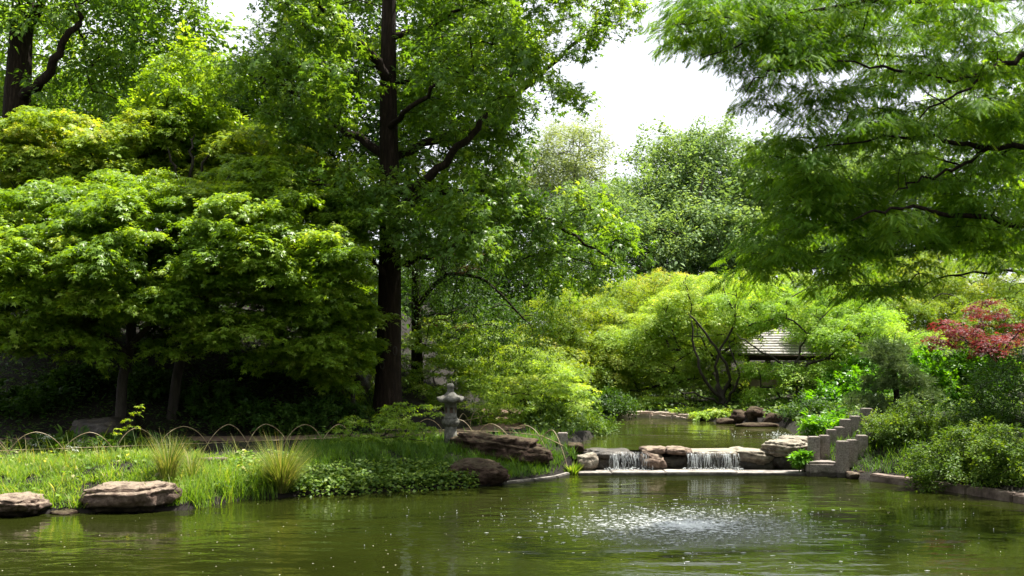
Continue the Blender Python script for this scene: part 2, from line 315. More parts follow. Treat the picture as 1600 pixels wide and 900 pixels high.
# path draped on the terrain
def strip(name, pl, half, z_off, mat, n=60):
    pl = np.asarray(pl, float)
    seg = np.r_[0, np.cumsum(np.hypot(*np.diff(pl, axis=0).T))]; s = np.linspace(0, seg[-1], n)
    c = np.stack([np.interp(s, seg, pl[:, 0]), np.interp(s, seg, pl[:, 1])], 1)
    for _ in range(4): c[1:-1] = (c[:-2] + 2 * c[1:-1] + c[2:]) / 4
    t = np.gradient(c, axis=0); t /= np.linalg.norm(t, axis=1)[:, None]; nn = np.stack([-t[:, 1], t[:, 0]], 1)
    k = np.linspace(-1, 1, 7); pts = (c[:, None] + nn[:, None] * (k[None, :, None] * half)).reshape(-1, 2)
    z = hgt(pts[:, 0], pts[:, 1]) + z_off
    V = np.c_[pts, z]; i = (np.arange(n - 1)[:, None] * 7 + np.arange(6)[None]).ravel()
    return obj(name, raw_mesh(name, V, np.stack([i, i + 1, i + 8, i + 7], 1), True), mat)
o = strip('garden_path', PATHC, .62, .035, M['path']); tag(o, 'tan garden path curving behind the hoop fence', 'path', kind='structure')

# ------------------------------------------------------------------ rocks
def ico(sub):
    import bmesh
    bm = bmesh.new(); bmesh.ops.create_icosphere(bm, subdivisions=sub, radius=1)
    V = np.array([v.co[:] for v in bm.verts]); Fc = np.array([[v.index for v in f.verts] for f in bm.faces]); bm.free(); return V, Fc
ICO = {k: ico(k) for k in (1, 2, 3, 4, 5)}
def rock_mesh(name, rad, seed, sub=4, box=.62, rough=.22, strata=.0, under=0.):
    V, Fc = ICO[sub]; V = V.copy()
    V = np.sign(V) * np.abs(V) ** box
    V /= np.maximum(np.linalg.norm(V, axis=1)[:, None], 1e-6) ** .35
    off = Vector((seed * 3.7, seed * 1.9, seed * 5.1)); out = np.empty_like(V)
    rad = np.asarray(rad, float); s = 1.0 / max(rad.mean(), .05)
    for i, v in enumerate(V):
        q = Vector(v * rad * s * .9) + off
        d = noise.fractal(q * 1.1, 1., 2., 3) * rough * 1.3 + noise.ridged_multi_fractal(q * 2.0, 1., 2.2, 4, 1., 2.) * rough * .35 - rough * .35 + noise.fractal(q * 6, .8, 2.1, 3) * rough * .42
        if strata:
            qz = v[2] * 2.6 + noise.noise(q * .8) * .9
            d += strata * (abs((qz % 1.) - .5) * 2 - .5)
        out[i] = v * (1 + d)
    if under:
        k = np.clip(-out[:, 2], 0, 1); out[:, :2] *= (1 - under * k)[:, None]
    return raw_mesh(name, out * rad, Fc, True)
def rock(label, rect, Y, depth, mat, seed, tilt=(0, 0, 0), name='rock', group=None, **kw):
    x0, y0, x1, y1 = rect; c = P((x0 + x1) / 2, (y0 + y1) / 2, Y)
    me = rock_mesh(name, ((x1 - x0) / 2 * Y / F, depth / 2, (y1 - y0) / 2 * Y / F), seed, **kw)
    o = obj(name, me, mat, loc=c + np.array([0, depth * .25, 0])); o.rotation_euler = tilt
    tag(o, label, 'rock', group); return o
rock('pale brown flat-topped boulder at the water edge, largest on the sunlit grass bank', (124, 757, 264, 803), 17.2, 1.0, M['rock_tan'], 3, (0, -.02, .05), sub=5, rough=.17, strata=.10, under=.25, box=.5)
rock('half-hidden low boulder at the left edge of the photo by the water', (-24, 776, 62, 809), 16.7, .9, M['rock_tan'], 8, (0, .05, 0), sub=5, rough=.2, strata=.05, under=.2)
rock('flat muddy stone between the two sunlit boulders at the waterline', (68, 796, 126, 812), 17.0, .7, M['rock_brown'], 9, rough=.18)
rock('long dark layered rock behind the grass, right of the stone lantern', (716, 681, 832, 727), 21.9, 1.1, M['rock_brown'], 12, (0, .06, -.1), sub=5, rough=.24, strata=.14, box=.6)
rock('low dark rock trailing right from the layered rock', (800, 700, 862, 724), 21.8, .8, M['rock_brown'], 13, (0, .1, 0), sub=4, rough=.24, strata=.1)
rock('dark brown mossy boulder overhanging the water below the lantern', (690, 724, 792, 764), 20.5, .9, M['rock_brown'], 15, sub=5, rough=.22, strata=.05, under=.2)
rock('pale round boulder at the left end of the waterfall dam', (902, 709, 934, 735), 22.4, .5, M['rock_pale'], 21, rough=.2)
rock('dark-topped slab at the left end of the dam above the left fall', (912, 702, 990, 718), 22.75, .9, M['rock_wet'], 22, (0, .02, 0), sub=4, rough=.2, strata=.08)
rock('wet brown rock under the left slab of the dam', (914, 712, 962, 737), 22.7, .5, M['rock_wet'], 23, rough=.25)
rock('tan rock splitting the two waterfalls', (1000, 709, 1040, 736), 22.5, .5, M['rock_tan'], 24, (0, .25, 0), rough=.24, strata=.06)
rock('left of two flat capstones between the falls', (1002, 699, 1044, 710), 22.75, .7, M['rock_tan'], 25, rough=.18, strata=.05)
rock('right of two flat capstones between the falls', (1040, 699, 1082, 711), 22.7, .7, M['rock_tan'], 26, (0, .03, 0), rough=.18, strata=.05)
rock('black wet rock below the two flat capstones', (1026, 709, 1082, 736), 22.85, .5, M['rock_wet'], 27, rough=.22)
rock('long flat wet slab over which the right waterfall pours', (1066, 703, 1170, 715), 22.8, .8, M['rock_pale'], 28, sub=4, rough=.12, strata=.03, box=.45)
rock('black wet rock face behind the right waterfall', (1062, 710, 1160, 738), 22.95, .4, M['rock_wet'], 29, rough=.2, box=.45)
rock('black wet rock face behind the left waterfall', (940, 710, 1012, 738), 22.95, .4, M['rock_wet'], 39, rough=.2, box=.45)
rock('pale shelf rock at the right of the right waterfall', (1136, 703, 1216, 728), 22.8, .9, M['rock_pale'], 30, (0, .06, 0), sub=4, rough=.2, strata=.10, under=.35)
rock('dark undercut rock below the shelf right of the falls', (1130, 718, 1214, 739), 22.85, .5, M['rock_wet'], 31, rough=.2)
rock('large pale boulder on the dam beside the granite posts', (1196, 688, 1268, 715), 22.7, .9, M['rock_pale'], 32, sub=5, rough=.18, strata=.08, under=.1)
rock('flat pale stone resting on the large dam boulder', (1222, 682, 1272, 696), 23.0, .6, M['rock_pale'], 33, rough=.16)
rock('dark wet rock under the large pale dam boulder', (1204, 708, 1268, 738), 22.8, .6, M['rock_wet'], 34, rough=.2)
rock('small brown stone beside the lone granite post left of the dam', (884, 692, 912, 706), 22.9, .5, M['rock_brown'], 35, rough=.2)
o = rock('dark stone core of the dam behind the falls', (896, 706, 1274, 752), 23.05, .5, M['rock_wet'], 38, sub=5, rough=.04, box=.3, name='dam_core')
far_rocks = [('squat brown rock on the far shore below the multi-stem maple', (1142, 642, 1172, 664), 30.6), ('tall brown rock in the middle of the far shore cluster', (1166, 637, 1200, 666), 30.4),
             ('small round pale rock on the far shore near the pavilion', (1176, 640, 1190, 650), 29.9), ('wide brown rock at the right end of the far shore cluster', (1194, 646, 1232, 670), 29.8),
             ('low flat stone at the far waterline', (1120, 654, 1150, 666), 30.6), ('flat pale stone ledge at the far waterline below the pavilion', (1150, 661, 1226, 670), 29.5)]
for i, (lb, rc, Y) in enumerate(far_rocks): rock(lb, rc, Y, .6, M['rock_brown'], 50 + i, sub=3, rough=.22, strata=.08)
rock('small pointed stone at the right waterline beside the stone step', (1325, 738, 1345, 750), 21.4, .4, M['rock_tan'], 60, sub=3)
rock('dark flat stone on the right bank near the front granite post', (1338, 735, 1354, 746), 21.6, .4, M['rock_brown'], 61, sub=3)
rock('round pale stone on the right bank in front of the azalea', (1407, 731, 1422, 744), 21.3, .3, M['rock_tan'], 62, sub=3)
rock('small pale stone behind the front azalea', (1552, 664, 1572, 678), 21.0, .3, M['rock_tan'], 63, sub=3)
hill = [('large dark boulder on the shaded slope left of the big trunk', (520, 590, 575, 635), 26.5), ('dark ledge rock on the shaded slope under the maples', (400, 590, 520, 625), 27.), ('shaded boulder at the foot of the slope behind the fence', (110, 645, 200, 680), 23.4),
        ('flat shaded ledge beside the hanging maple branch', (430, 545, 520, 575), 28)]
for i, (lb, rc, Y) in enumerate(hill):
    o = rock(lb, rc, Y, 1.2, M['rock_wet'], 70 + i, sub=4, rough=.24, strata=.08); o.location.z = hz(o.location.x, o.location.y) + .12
# kerb stones along the right shore, laid end to end
def block(name, size, mat, loc, rz=0, seed=0, parent=None, jit=.012, bev=.02):
    import bmesh
    bm = bmesh.new(); bmesh.ops.create_cube(bm, size=1)
    for v in bm.verts: v.co = Vector((v.co.x * size[0], v.co.y * size[1], v.co.z * size[2]))
    bmesh.ops.bevel(bm, geom=bm.edges[:] , offset=bev, segments=2, affect='EDGES')
    bmesh.ops.subdivide_edges(bm, edges=[e for e in bm.edges if e.calc_length() > .12], cuts=2, use_grid_fill=True)
    for v in bm.verts:
        d = noise.noise_vector(v.co * 4 + Vector((seed * 7.3, seed * 2.1, 0))); v.co += d * jit
    me = bpy.data.meshes.new(name); bm.to_mesh(me); bm.free()
    o = obj(name, me, mat, parent, loc); o.rotation_euler = (0, 0, rz); return o
kerb = empty('kerb', (8, 19.5, 0)); tag(kerb, 'row of tan kerb stones along the right waterline', 'kerb')
kp = [(6.95, 21.15), (7.55, 20.25), (8.05, 19.25), (8.42, 18.3), (8.85, 17.1), (9.2, 15.9)]
for i in range(len(kp) - 1):
    a, b = np.array(kp[i]), np.array(kp[i + 1]); L = np.linalg.norm(b - a)
    block('kerb_stone', (L - .03, .26, .34), M['kerb'], np.array([*(a + b) / 2, -.03]) - np.array([8, 19.5, 0]), math.atan2(b[1] - a[1], b[0] - a[0]), i, kerb)
kerb2 = empty('kerb', (.3, 21.2, 0)); tag(kerb2, 'thin pale kerb strip at the waterline left of the dam', 'kerb')
kp = [(-.2, 20.55), (.4, 21.05), (.85, 21.5), (1.12, 22.1)]
for i in range(3):
    a, b = np.array(kp[i]), np.array(kp[i + 1]); L = np.linalg.norm(b - a)
    block('kerb_stone', (L - .01, .12, .16), M['concrete'], np.array([*(a + b) / 2, -.03]) - np.array([.3, 21.2, 0]), math.atan2(b[1] - a[1], b[0] - a[0]), i + 9, kerb2, .006)
# pale shore of the far bank
bp = [(3.05, 33.3), (3.7, 33.55), (4.35, 33.3), (5.0, 32.6), (5.5, 32.0)]
sh = empty('shore_edging', (4, 33, ZU)); tag(sh, 'pale sunlit stone edging along the far shore of the upper pond', 'edging')
for i in range(4):
    a, b = np.array(bp[i]), np.array(bp[i + 1]); L = np.linalg.norm(b - a)
    block('edging_stone', (L - .02, .6, .3), M['beach'], np.array([*(a + b) / 2, .02]) - np.array([4, 33, 0]), math.atan2(b[1] - a[1], b[0] - a[0]), i + 30, sh, .05, .08)
lk = empty('kerb', (-6, 19.4, .3)); tag(lk, 'pale weathered kerb below the hoop fence in the sunlit grass', 'kerb')
for i in range(4):
    c = P(140 + 62 * i, 719, 19.5 + .12 * i); block('kerb_stone', (.69, .3, .2), M['kerb'], c - np.array([-6, 19.4, .3]) + np.array([0, 0, -.06]), .1, i + 40, lk)

# ------------------------------------------------------------------ dam sill, step, granite posts
sill = empty('dam_sill', (3.6, 22.2, 0)); tag(sill, 'long pale concrete sill at the foot of the waterfalls', 'sill')
xs = [904, 956, 1040, 1152, 1263]
for i in range(4):
    xa, xb = [P(v, 740, 22.0)[0] for v in xs[i:i + 2]]
    block('slab', (xb - xa - .012, .55, .2), M['concrete'], (((xa + xb) / 2 - 3.6), .02 + .012 * (i % 2), -.045 + .008 * (i % 3)), 0, i + 3, sill, .008, .012)
o = block('stone_step', (.62, .6, .36), M['granite'], (P(1286, 735, 21.9)[0], 22.1, .10), -.05, 5, None, .02, .05); tag(o, 'lowest granite step block at the water between the post rows', 'step')
o = block('stone_step', (.62, .6, .3), M['granite'], (P(1306, 718, 22.5)[0], 22.85, .3), -.2, 6, None, .02, .05); tag(o, 'second granite step partly hidden behind the front post row', 'step')
posts = [  # centre px, top py, bottom py, Y, width px
    (1271.5, 682, 726, 22.25, 17, 'lowest granite post of the back row at the water'), (1288, 680, 726, 22.45, 15, 'second lowest granite post of the back row'), (1299, 671, 722, 22.9, 14, 'third granite post up the back row'),
    (1311, 667, 718, 23.3, 13.5, 'fourth granite post up the back row'), (1321, 655, 712, 23.7, 16, 'fifth granite post up the back row'), (1336, 650, 705, 24.2, 15.5, 'sixth granite post up the back row, next to the tallest'), (1354, 638, 690, 24.6, 17, 'topmost and tallest granite post of the staircase'),
    (1316.5, 689, 748, 21.75, 17, 'nearest granite post of the front row standing in the water'), (1331, 687, 730, 22.0, 15, 'second granite post of the front row'), (1346.5, 680, 725, 22.3, 16, 'third granite post of the front row'), (1361, 676, 720, 22.7, 13, 'last granite post of the front row beside the azalea'),
    (879.5, 676, 704, 23.0, 15.5, 'lone granite post left of the dam at the fence end')]
for i, (px, t, b, Y, wpx, lb) in enumerate(posts):
    zt = P(px, t, Y)[2]; zb = P(px, b, Y)[2] - .25; wd = wpx * Y / F
    o = block('granite_post', (wd * .98, wd, zt - zb), M['granite'], (P(px, t, Y)[0], Y, (zt + zb) / 2), -.08 + .03 * (i % 4), i + 11, None, .0025, .012)
    tag(o, lb, 'post', 'granite posts' if i < 11 else None)

# ------------------------------------------------------------------ waterfalls and fountain
def ribbons(rng, x0, x1, Y, ztop, n):
    V, Fc = [], []; cl_ = rng.uniform(.02, .98, 16)
    for k in range(n):
        x = x0 + (x1 - x0) * (rng.choice(cl_) + rng.normal(0, .035)); wd = rng.uniform(.0015, .006) * (2. if rng.random() < .12 else 1); L = rng.uniform(.04, .35) if rng.random() < .65 else rng.uniform(.3, .95); s0 = rng.uniform(0, 1 - L)
        yb = Y - rng.uniform(0, .12); i0 = len(V); m = 7; dx = rng.normal(0, .03); wob = rng.uniform(0, 6)
        for j in range(m):
            t = s0 + L * j / (m - 1); z = .065 + (ztop - .065) * (1 - t * t); y = yb - .10 * t
            ww = wd * (.35 + .65 * math.sin(math.pi * min(1, j / (m - 1) + .15))) * rng.uniform(.6, 1.2)
            xx = x + dx * t + .008 * math.sin(wob + 9 * t)
            V += [(xx - ww, y, z), (xx, y - ww * .7, z), (xx + ww, y, z)]
            if j: b = i0 + 3 * (j - 1); Fc += [(b, b + 1, b + 4, b + 3), (b + 1, b + 2, b + 5, b + 4)]
    return V, Fc
rng = np.random.default_rng(11)
for lb, pa, pb, n in [('left small waterfall of broken white strands over the dam', 952, 1012, 100), ('right wider waterfall of white strands over the flat slab', 1074, 1152, 140)]:
    xa, xb = P(pa, 715, 22.4)[0], P(pb, 715, 22.4)[0]
    e = empty('waterfall', ((xa + xb) / 2, 22.4, .06)); tag(e, lb, 'waterfall')
    V, Fc = ribbons(rng, xa, xb, 22.42, .40, n); V = np.array(V) - np.array([(xa + xb) / 2, 22.4, .06])
    o = obj('falling_water', raw_mesh('falling_water', V, np.array(Fc), True), M['white_water'], e); o['kind'] = 'stuff'
    nxs, nzs = 60, 9; V = []
    for a_ in range(nxs):
        for b_ in range(nzs):
            t = b_ / (nzs - 1); x = xa + (xb - xa) * a_ / (nxs - 1); wv = .014 * math.sin(a_ * 1.7) + .01 * math.sin(a_ * .53 + 2 * t)
            V.append((x - (xa + xb) / 2, 22.47 - .12 * t + wv * (.4 + t) - 22.4, .425 - (.425 - .06) * t * t - .06))
    q_ = (np.arange(nxs - 1)[:, None] * nzs + np.arange(nzs - 1)[None]).ravel()
    obj('water_sheet', raw_mesh('water_sheet', V, np.stack([q_, q_ + nzs, q_ + nzs + 1, q_ + 1], 1), True), M['sheet'], e)
    IV, IF = ICO[1]; bl = []; bf = []; c = 0
    for k in range(150):
        r = rng.uniform(.004, .013); q = np.array([rng.uniform(xa - .1, xb + .1), 22.32 + rng.normal(0, .06), .07 + abs(rng.normal(0, .03))]) - np.array([(xa + xb) / 2, 22.4, .06])
        bl.append(IV * r * (1.3, 1, .7) + q); bf.append(IF + c); c += len(IV)
    o = obj('foam', raw_mesh('foam', np.concatenate(bl), np.concatenate(bf), True), M['white_water'], e); o['kind'] = 'stuff'
# bubbling fountain: foam crests, flying drops
e = empty('fountain', (FX, FY, 0)); tag(e, 'bubbling fountain churning white in the lower pond', 'fountain')
IV, IF = ICO[1]; bl, bf, c = [], [], 0
for k in range(3600):
    rr = abs(rng.normal(0, (1.05, .75, .3)[k % 3])); a = rng.uniform(0, 6.283); r = rng.uniform(.003, .0095) * (1.6 if rng.random() < .06 else 1)
    q = np.array([rr * math.cos(a) * 1.15, rr * math.sin(a), .002 + .004 * rng.random()])
    bl.append(IV * r * (rng.uniform(1.5, 6), 1, .4) + q); bf.append(IF + c); c += len(IV)
o = obj('foam', raw_mesh('foam', np.concatenate(bl), np.concatenate(bf), True), M['foam'], e); o['kind'] = 'stuff'
OV = np.array([(1, 0, 0), (-1, 0, 0), (0, 1, 0), (0, -1, 0), (0, 0, 1.), (0, 0, -1.)]); OF = np.array([(0, 2, 4), (2, 1, 4), (1, 3, 4), (3, 0, 4), (2, 0, 5), (1, 2, 5), (3, 1, 5), (0, 3, 5)])
bl, bf, c = [], [], 0
for k in range(800):
    rr = abs(rng.normal(.3, 1.45)); a = rng.uniform(0, 6.283); zt = max(.0, .45 - rr * .14)
    r = rng.uniform(.0025, .0065); q = np.array([rr * math.cos(a) * 1.25, rr * math.sin(a), rng.uniform(.005, .02 + zt * rng.random() ** 2)])
    bl.append(OV * r * (1, 1, rng.uniform(1, 2)) + q); bf.append(OF + c); c += 6
o = obj('spray_drops', raw_mesh('spray_drops', np.concatenate(bl), np.concatenate(bf), True), M['drop'], e); o['kind'] = 'stuff'
# small jet of the upper pond
jc = P(1215, 680, 26.8); e = empty('fountain', (jc[0], jc[1], ZU)); tag(e, 'tiny white bubbler in the upper pond behind the pale boulder', 'fountain')
bl, bf, c = [], [], 0
for k in range(150):
    rr = abs(rng.normal(0, .13)) if k < 90 else abs(rng.normal(0, .9)); a = rng.uniform(0, 6.283); r = rng.uniform(.004, .011)
    bl.append(OV * r + np.array([rr * math.cos(a) * 1.6, rr * math.sin(a), max(.003, .12 - rr * .5) * rng.random()])); bf.append(OF + c); c += 6
o = obj('spray_drops', raw_mesh('spray_drops', np.concatenate(bl), np.concatenate(bf), True), M['drop'], e); o['kind'] = 'stuff'
# petals and bits drifting on the lower pond
bl, bf, c = [], [], 0
for k in range(340):
    Y = rng.uniform(11.5, 19.5); X = rng.uniform(-.47, .45) * Y
    if sdist(LOW, np.array([X]), np.array([Y]))[0] > -.25: continue
    r = rng.uniform(.004, .016); a = rng.uniform(0, 6.28); ca, sa = math.cos(a) * r, math.sin(a) * r
    bl.append(np.array([(ca, sa, .002), (-sa * .6, ca * .6, .004), (-ca, -sa, .002), (sa * .6, -ca * .6, .004)]) + (X, Y, .001)); bf.append(np.array([[0, 1, 2, 3]]) + c); c += 4
M['petal'] = plain_mat('petal', (.55, .52, .38), .6, .3, .2)
o = obj('floating_petals', raw_mesh('floating_petals', np.concatenate(bl), np.concatenate(bf)), M['petal']); tag(o, 'pale petals and bits scattered over the lower pond', 'petals', kind='stuff')

# ------------------------------------------------------------------ stone lantern
def ngon_lathe(prof, n, rot=0., wave=None):
    V, Fc = [], []
    for (r, z) in prof:
        for k in range(n):
            a = rot + 2 * math.pi * k / n; V.append((r * math.cos(a), r * math.sin(a), z))
    for i in range(len(prof) - 1):
        for k in range(n): Fc.append((i * n + k, i * n + (k + 1) % n, (i + 1) * n + (k + 1) % n, (i + 1) * n + k))
    return V, Fc
LY = 22.6; lc = P(704, 699, LY); lz = hz(lc[0], LY); s = LY / F   # metres per photo px
lan = empty('stone_lantern', (lc[0], LY, lc[2])); tag(lan, 'grey carved stone lantern with flared cap standing in the grass', 'lantern')
def lpart(name, prof, n, rot=0., smooth=False, mat=None, par=None):
    V, Fc = ngon_lathe([(r * s, (699 - y) * s) for r, y in prof], n, rot); me = raw_mesh(name, V, np.array(Fc), smooth)
    return obj(name, me, mat or M['lantern'], par or lan)
lpart('pillar', [(0, 715), (10.5, 715), (10.2, 690), (9.6, 666), (0, 666)], 20, 0, True)
lpart('platform', [(0, 667), (10, 667), (13, 663.5), (14.2, 661), (14.2, 657.5), (12.5, 655), (11.6, 654), (0, 654)], 6, .2)
fb = lpart('fire_box', [(0, 655), (10.6, 655), (10.6, 651.5), (9.6, 651), (9.6, 630.5), (11, 630), (11, 628), (0, 628)], 6, .2)
for k in range(6):
    a = .2 + math.pi / 6 + k * math.pi / 3; r = 9.6 * math.cos(math.pi / 6) * s + .003
    w2, z0, z1 = 2.6 * s, (699 - 645) * s, (699 - 636) * s
    t = np.array([-math.sin(a), math.cos(a), 0]); nrm = np.array([math.cos(a), math.sin(a), 0]); b = nrm * r
    V = [b - t * w2 + (0, 0, z0), b + t * w2 + (0, 0, z0), b + t * w2 + (0, 0, z1), b - t * w2 + (0, 0, z1)]; V += [v - nrm * .03 for v in V]
    obj('window', raw_mesh('window', V, np.array([(0, 1, 2, 3), (0, 1, 5, 4), (1, 2, 6, 5), (2, 3, 7, 6), (3, 0, 4, 7)])), M['wood_dark'], fb)
# cap: six curled corners
V, Fc, n = [], [], 48
for (r, y, w_) in [(6, 629.5, 0), (15, 629, .6), (18.6, 627.5, 1.), (18.2, 623.5, 1.), (14.5, 621, .55), (10, 617.5, .15), (6.5, 613, 0), (4.6, 611.5, 0), (0, 611.5, 0)]:
    for k in range(n):
        a = 2 * math.pi * k / n; cz = .5 + .5 * math.cos(6 * a); cz = cz ** 2
        rr = r * (1 + .17 * cz * w_) * s; V.append((rr * math.cos(a + .2), rr * math.sin(a + .2), (699 - y + 3.6 * cz * w_) * s))
for i in range(8):
    for k in range(n): Fc.append((i * n + k, i * n + (k + 1) % n, (i + 1) * n + (k + 1) % n, (i + 1) * n + k))
obj('cap', raw_mesh('cap', V, np.array(Fc), True), M['lantern'], lan)
lpart('finial', [(0, 612), (5, 612), (5.4, 609.5), (4.4, 608), (5.8, 606), (6, 603.5), (5, 600.5), (2.5, 599), (0, 598.6)], 16, 0, True)

# ------------------------------------------------------------------ bamboo hoop fences
def tube(pts, r, n=6, closed=False):
    pts = np.asarray(pts, float); t = np.gradient(pts, axis=0); t /= np.maximum(np.linalg.norm(t, axis=1)[:, None], 1e-9)
    up = np.array([0, 0, 1.]) if abs(t[:, 2]).mean() < .9 else np.array([1., 0, 0])
    V, Fc = [], []; r = np.broadcast_to(r, (len(pts),))
    for p, d, rr in zip(pts, t, r):
        a = np.cross(d, up); la = np.linalg.norm(a); a = a / la if la > 1e-4 else np.array([1., 0, 0]); b = np.cross(a, d)
        for k in range(n):
            th = 2 * math.pi * k / n; V.append(p + rr * (math.cos(th) * a + math.sin(th) * b))
    for i in range(len(pts) - 1):
        for k in range(n): Fc.append((i * n + k, i * n + (k + 1) % n, (i + 1) * n + (k + 1) % n, (i + 1) * n + k))
    return np.array(V), np.array(Fc)
def hoop_fence(label, feet, hts, over=.2, rail_h=.25, rr=.008, group=None):
    feet = [np.array(f) for f in feet]; c = np.mean(feet, axis=0)
    e = empty('hoop_fence', c); tag(e, label, 'fence', group)
    for i in range(len(feet) - 1):
        a, b = feet[i], feet[i + 1]; d = b - a; a2, b2 = a - d * over, b + d * over; pts = []
        for t in np.linspace(0, 1, 19):
            q = a2 + (b2 - a2) * t
            z = hts[i] * (1 + .05 * math.sin(i * 5.3)) * (1 - .16 * abs(2 * t - 1) - .84 * abs(2 * t - 1) ** 2.4)
            q = q + np.array([.02 * math.sin(7 * t + 2.3 * i), (.018 if i % 2 else -.018), z - .12 + .12 * math.sin(math.pi * t)])
            pts.append(q - c)
        V, Fc = tube(pts, rr, 6); obj('hoop', raw_mesh('hoop', V, Fc, True), M['bamboo'], e)
        V, Fc = tube([a - c + (0, 0, rail_h), (a + b) / 2 - c + (0, 0, rail_h + .005), b - c + (0, 0, rail_h)], rr * .95, 6); obj('rail', raw_mesh('rail', V, Fc, True), M['bamboo'], e)
fx = [-72, 13, 98, 179, 249, 324, 387, 447, 503, 555]; FYs = np.linspace(19.3, 22.6, len(fx))
feet = [P(x, HZ + (H - .47) / Y * F, Y) for x, Y in zip(fx, FYs)]
hoop_fence('long low bamboo hoop fence along the sunlit bank on the left', feet, [.58, .59, .56, .59, .57, .57, .57, .56, .55])
ft2 = [P(600, 690, 22.9), P(645, 690, 23.2), P(692, 690, 23.3), P(742, 692, 23.2), P(795, 694, 22.9), P(846, 700, 22.5), P(880, 716, 21.9)]
hoop_fence('low bamboo hoop fence bending behind the dark layered rock', ft2, [.5, .5, .5, .42, .42, .44, .42])
ft3 = [P(712, 676, 25.4), P(735, 672, 26.2), P(751, 668, 27.0), P(766, 664, 27.9)]
hoop_fence('short hoop fence on the far side of the tan path', ft3, [.42, .42, .42])

# ------------------------------------------------------------------ vegetation engine
def quadleaf(w=.5): return np.array([(0, 0, 0), (.45, -w / 2, .06), (1, 0, -.06), (.45, w / 2, .06)]), np.array([(0, 1, 2, 3)])
def foldleaf(w=.5): return np.array([(0, 0, 0), (.45, -w / 2, .09), (1, 0, -.08), (.45, w / 2, .09), (.5, 0, 0)]), np.array([(0, 1, 2, 4), (0, 4, 2, 3)])
def starleaf(nl=5, inner=.3, spread=2.3):
    V = [(.28, 0, .0)]; tips = np.linspace(-spread, spread, nl); 
    for k in range(nl + 1):
        a = -spread - spread / (nl - 1) + k * 2 * spread / (nl - 1); V.append((.28 + inner * math.cos(a) * .75, inner * math.sin(a) * .75, .03))
    for k, a in enumerate(tips):
        L = .72 * (1 - .32 * abs(a) / spread); V.append((.28 + L * math.cos(a), L * math.sin(a), -.12))
    return np.array(V), np.array([(0, 1 + k, 2 + nl + k, 2 + k) for k in range(nl)])
def feather(n=4, w=.34):
    V, Fc = [], []
    for k in range(n):
        t = .05 + .8 * k / n; wd = w * (1 - .5 * abs(t - .45)); 
        for sgn in (-1, 1):
            i = len(V); V += [(t, 0, 0), (t + .16, sgn * wd, -.05), (t + .105, 0, 0)]; Fc.append((i, i + 1, i + 2))
    i = len(V); V += [(.75, -.05, 0), (1.08, 0, -.05), (.75, .05, 0)]; Fc.append((i, i + 1, i + 2))
    return np.array(V), np.array(Fc)
def tuft(n=7):
    V, Fc = [], []
    for k in range(n):
        a = 2 * math.pi * k / n; i = len(V); c, s_ = math.cos(a), math.sin(a)
        V += [(0, -.05 * s_, .05 * c), (0, .05 * s_, -.05 * c), (.75 + .25 * (k % 2), .62 * c, .62 * s_)]; Fc.append((i, i + 1, i + 2))
    return np.array(V), np.array(Fc)
def blade(): return np.array([(0, -.5, 0), (0, .5, 0), (.5, .42, .06), (.5, -.42, .06), (.82, 0, .2), (1, 0, .34)]), np.array([(0, 1, 2), (0, 2, 3), (3, 2, 5)])
T = {'quad': quadleaf(.52), 'lance': quadleaf(.3), 'fold': foldleaf(.55), 'broad': foldleaf(.75), 'star5': starleaf(5), 'star3': starleaf(3, .26, 1.15), 'feather': feather(6, .2), 'tuft': tuft(), 'blade': blade()}

def norm(v): return v / np.maximum(np.linalg.norm(v, axis=-1, keepdims=True), 1e-9)
def leaf_mesh(name, pos, axis, nrm, size, tmpl, rnd, width=None):
    tv, tf = T[tmpl]; n = len(pos); axis = norm(axis); nrm = norm(nrm - axis * (nrm * axis).sum(-1, keepdims=True)); side = np.cross(nrm, axis)
    size = np.broadcast_to(np.asarray(size, float), (n,)); wd = size if width is None else np.broadcast_to(width, (n,))
    V = pos[:, None] + (tv[None, :, 0, None] * size[:, None, None]) * axis[:, None] + (tv[None, :, 1, None] * wd[:, None, None]) * side[:, None] + (tv[None, :, 2, None] * size[:, None, None]) * nrm[:, None]
    Fc = (tf[None] + (np.arange(n) * len(tv))[:, None, None]).reshape(-1, tf.shape[1])
    me = raw_mesh(name, V.reshape(-1, 3), Fc); add_attr(me, 'rnd', np.repeat(np.clip(rnd, 0, 1), len(tv))); return me

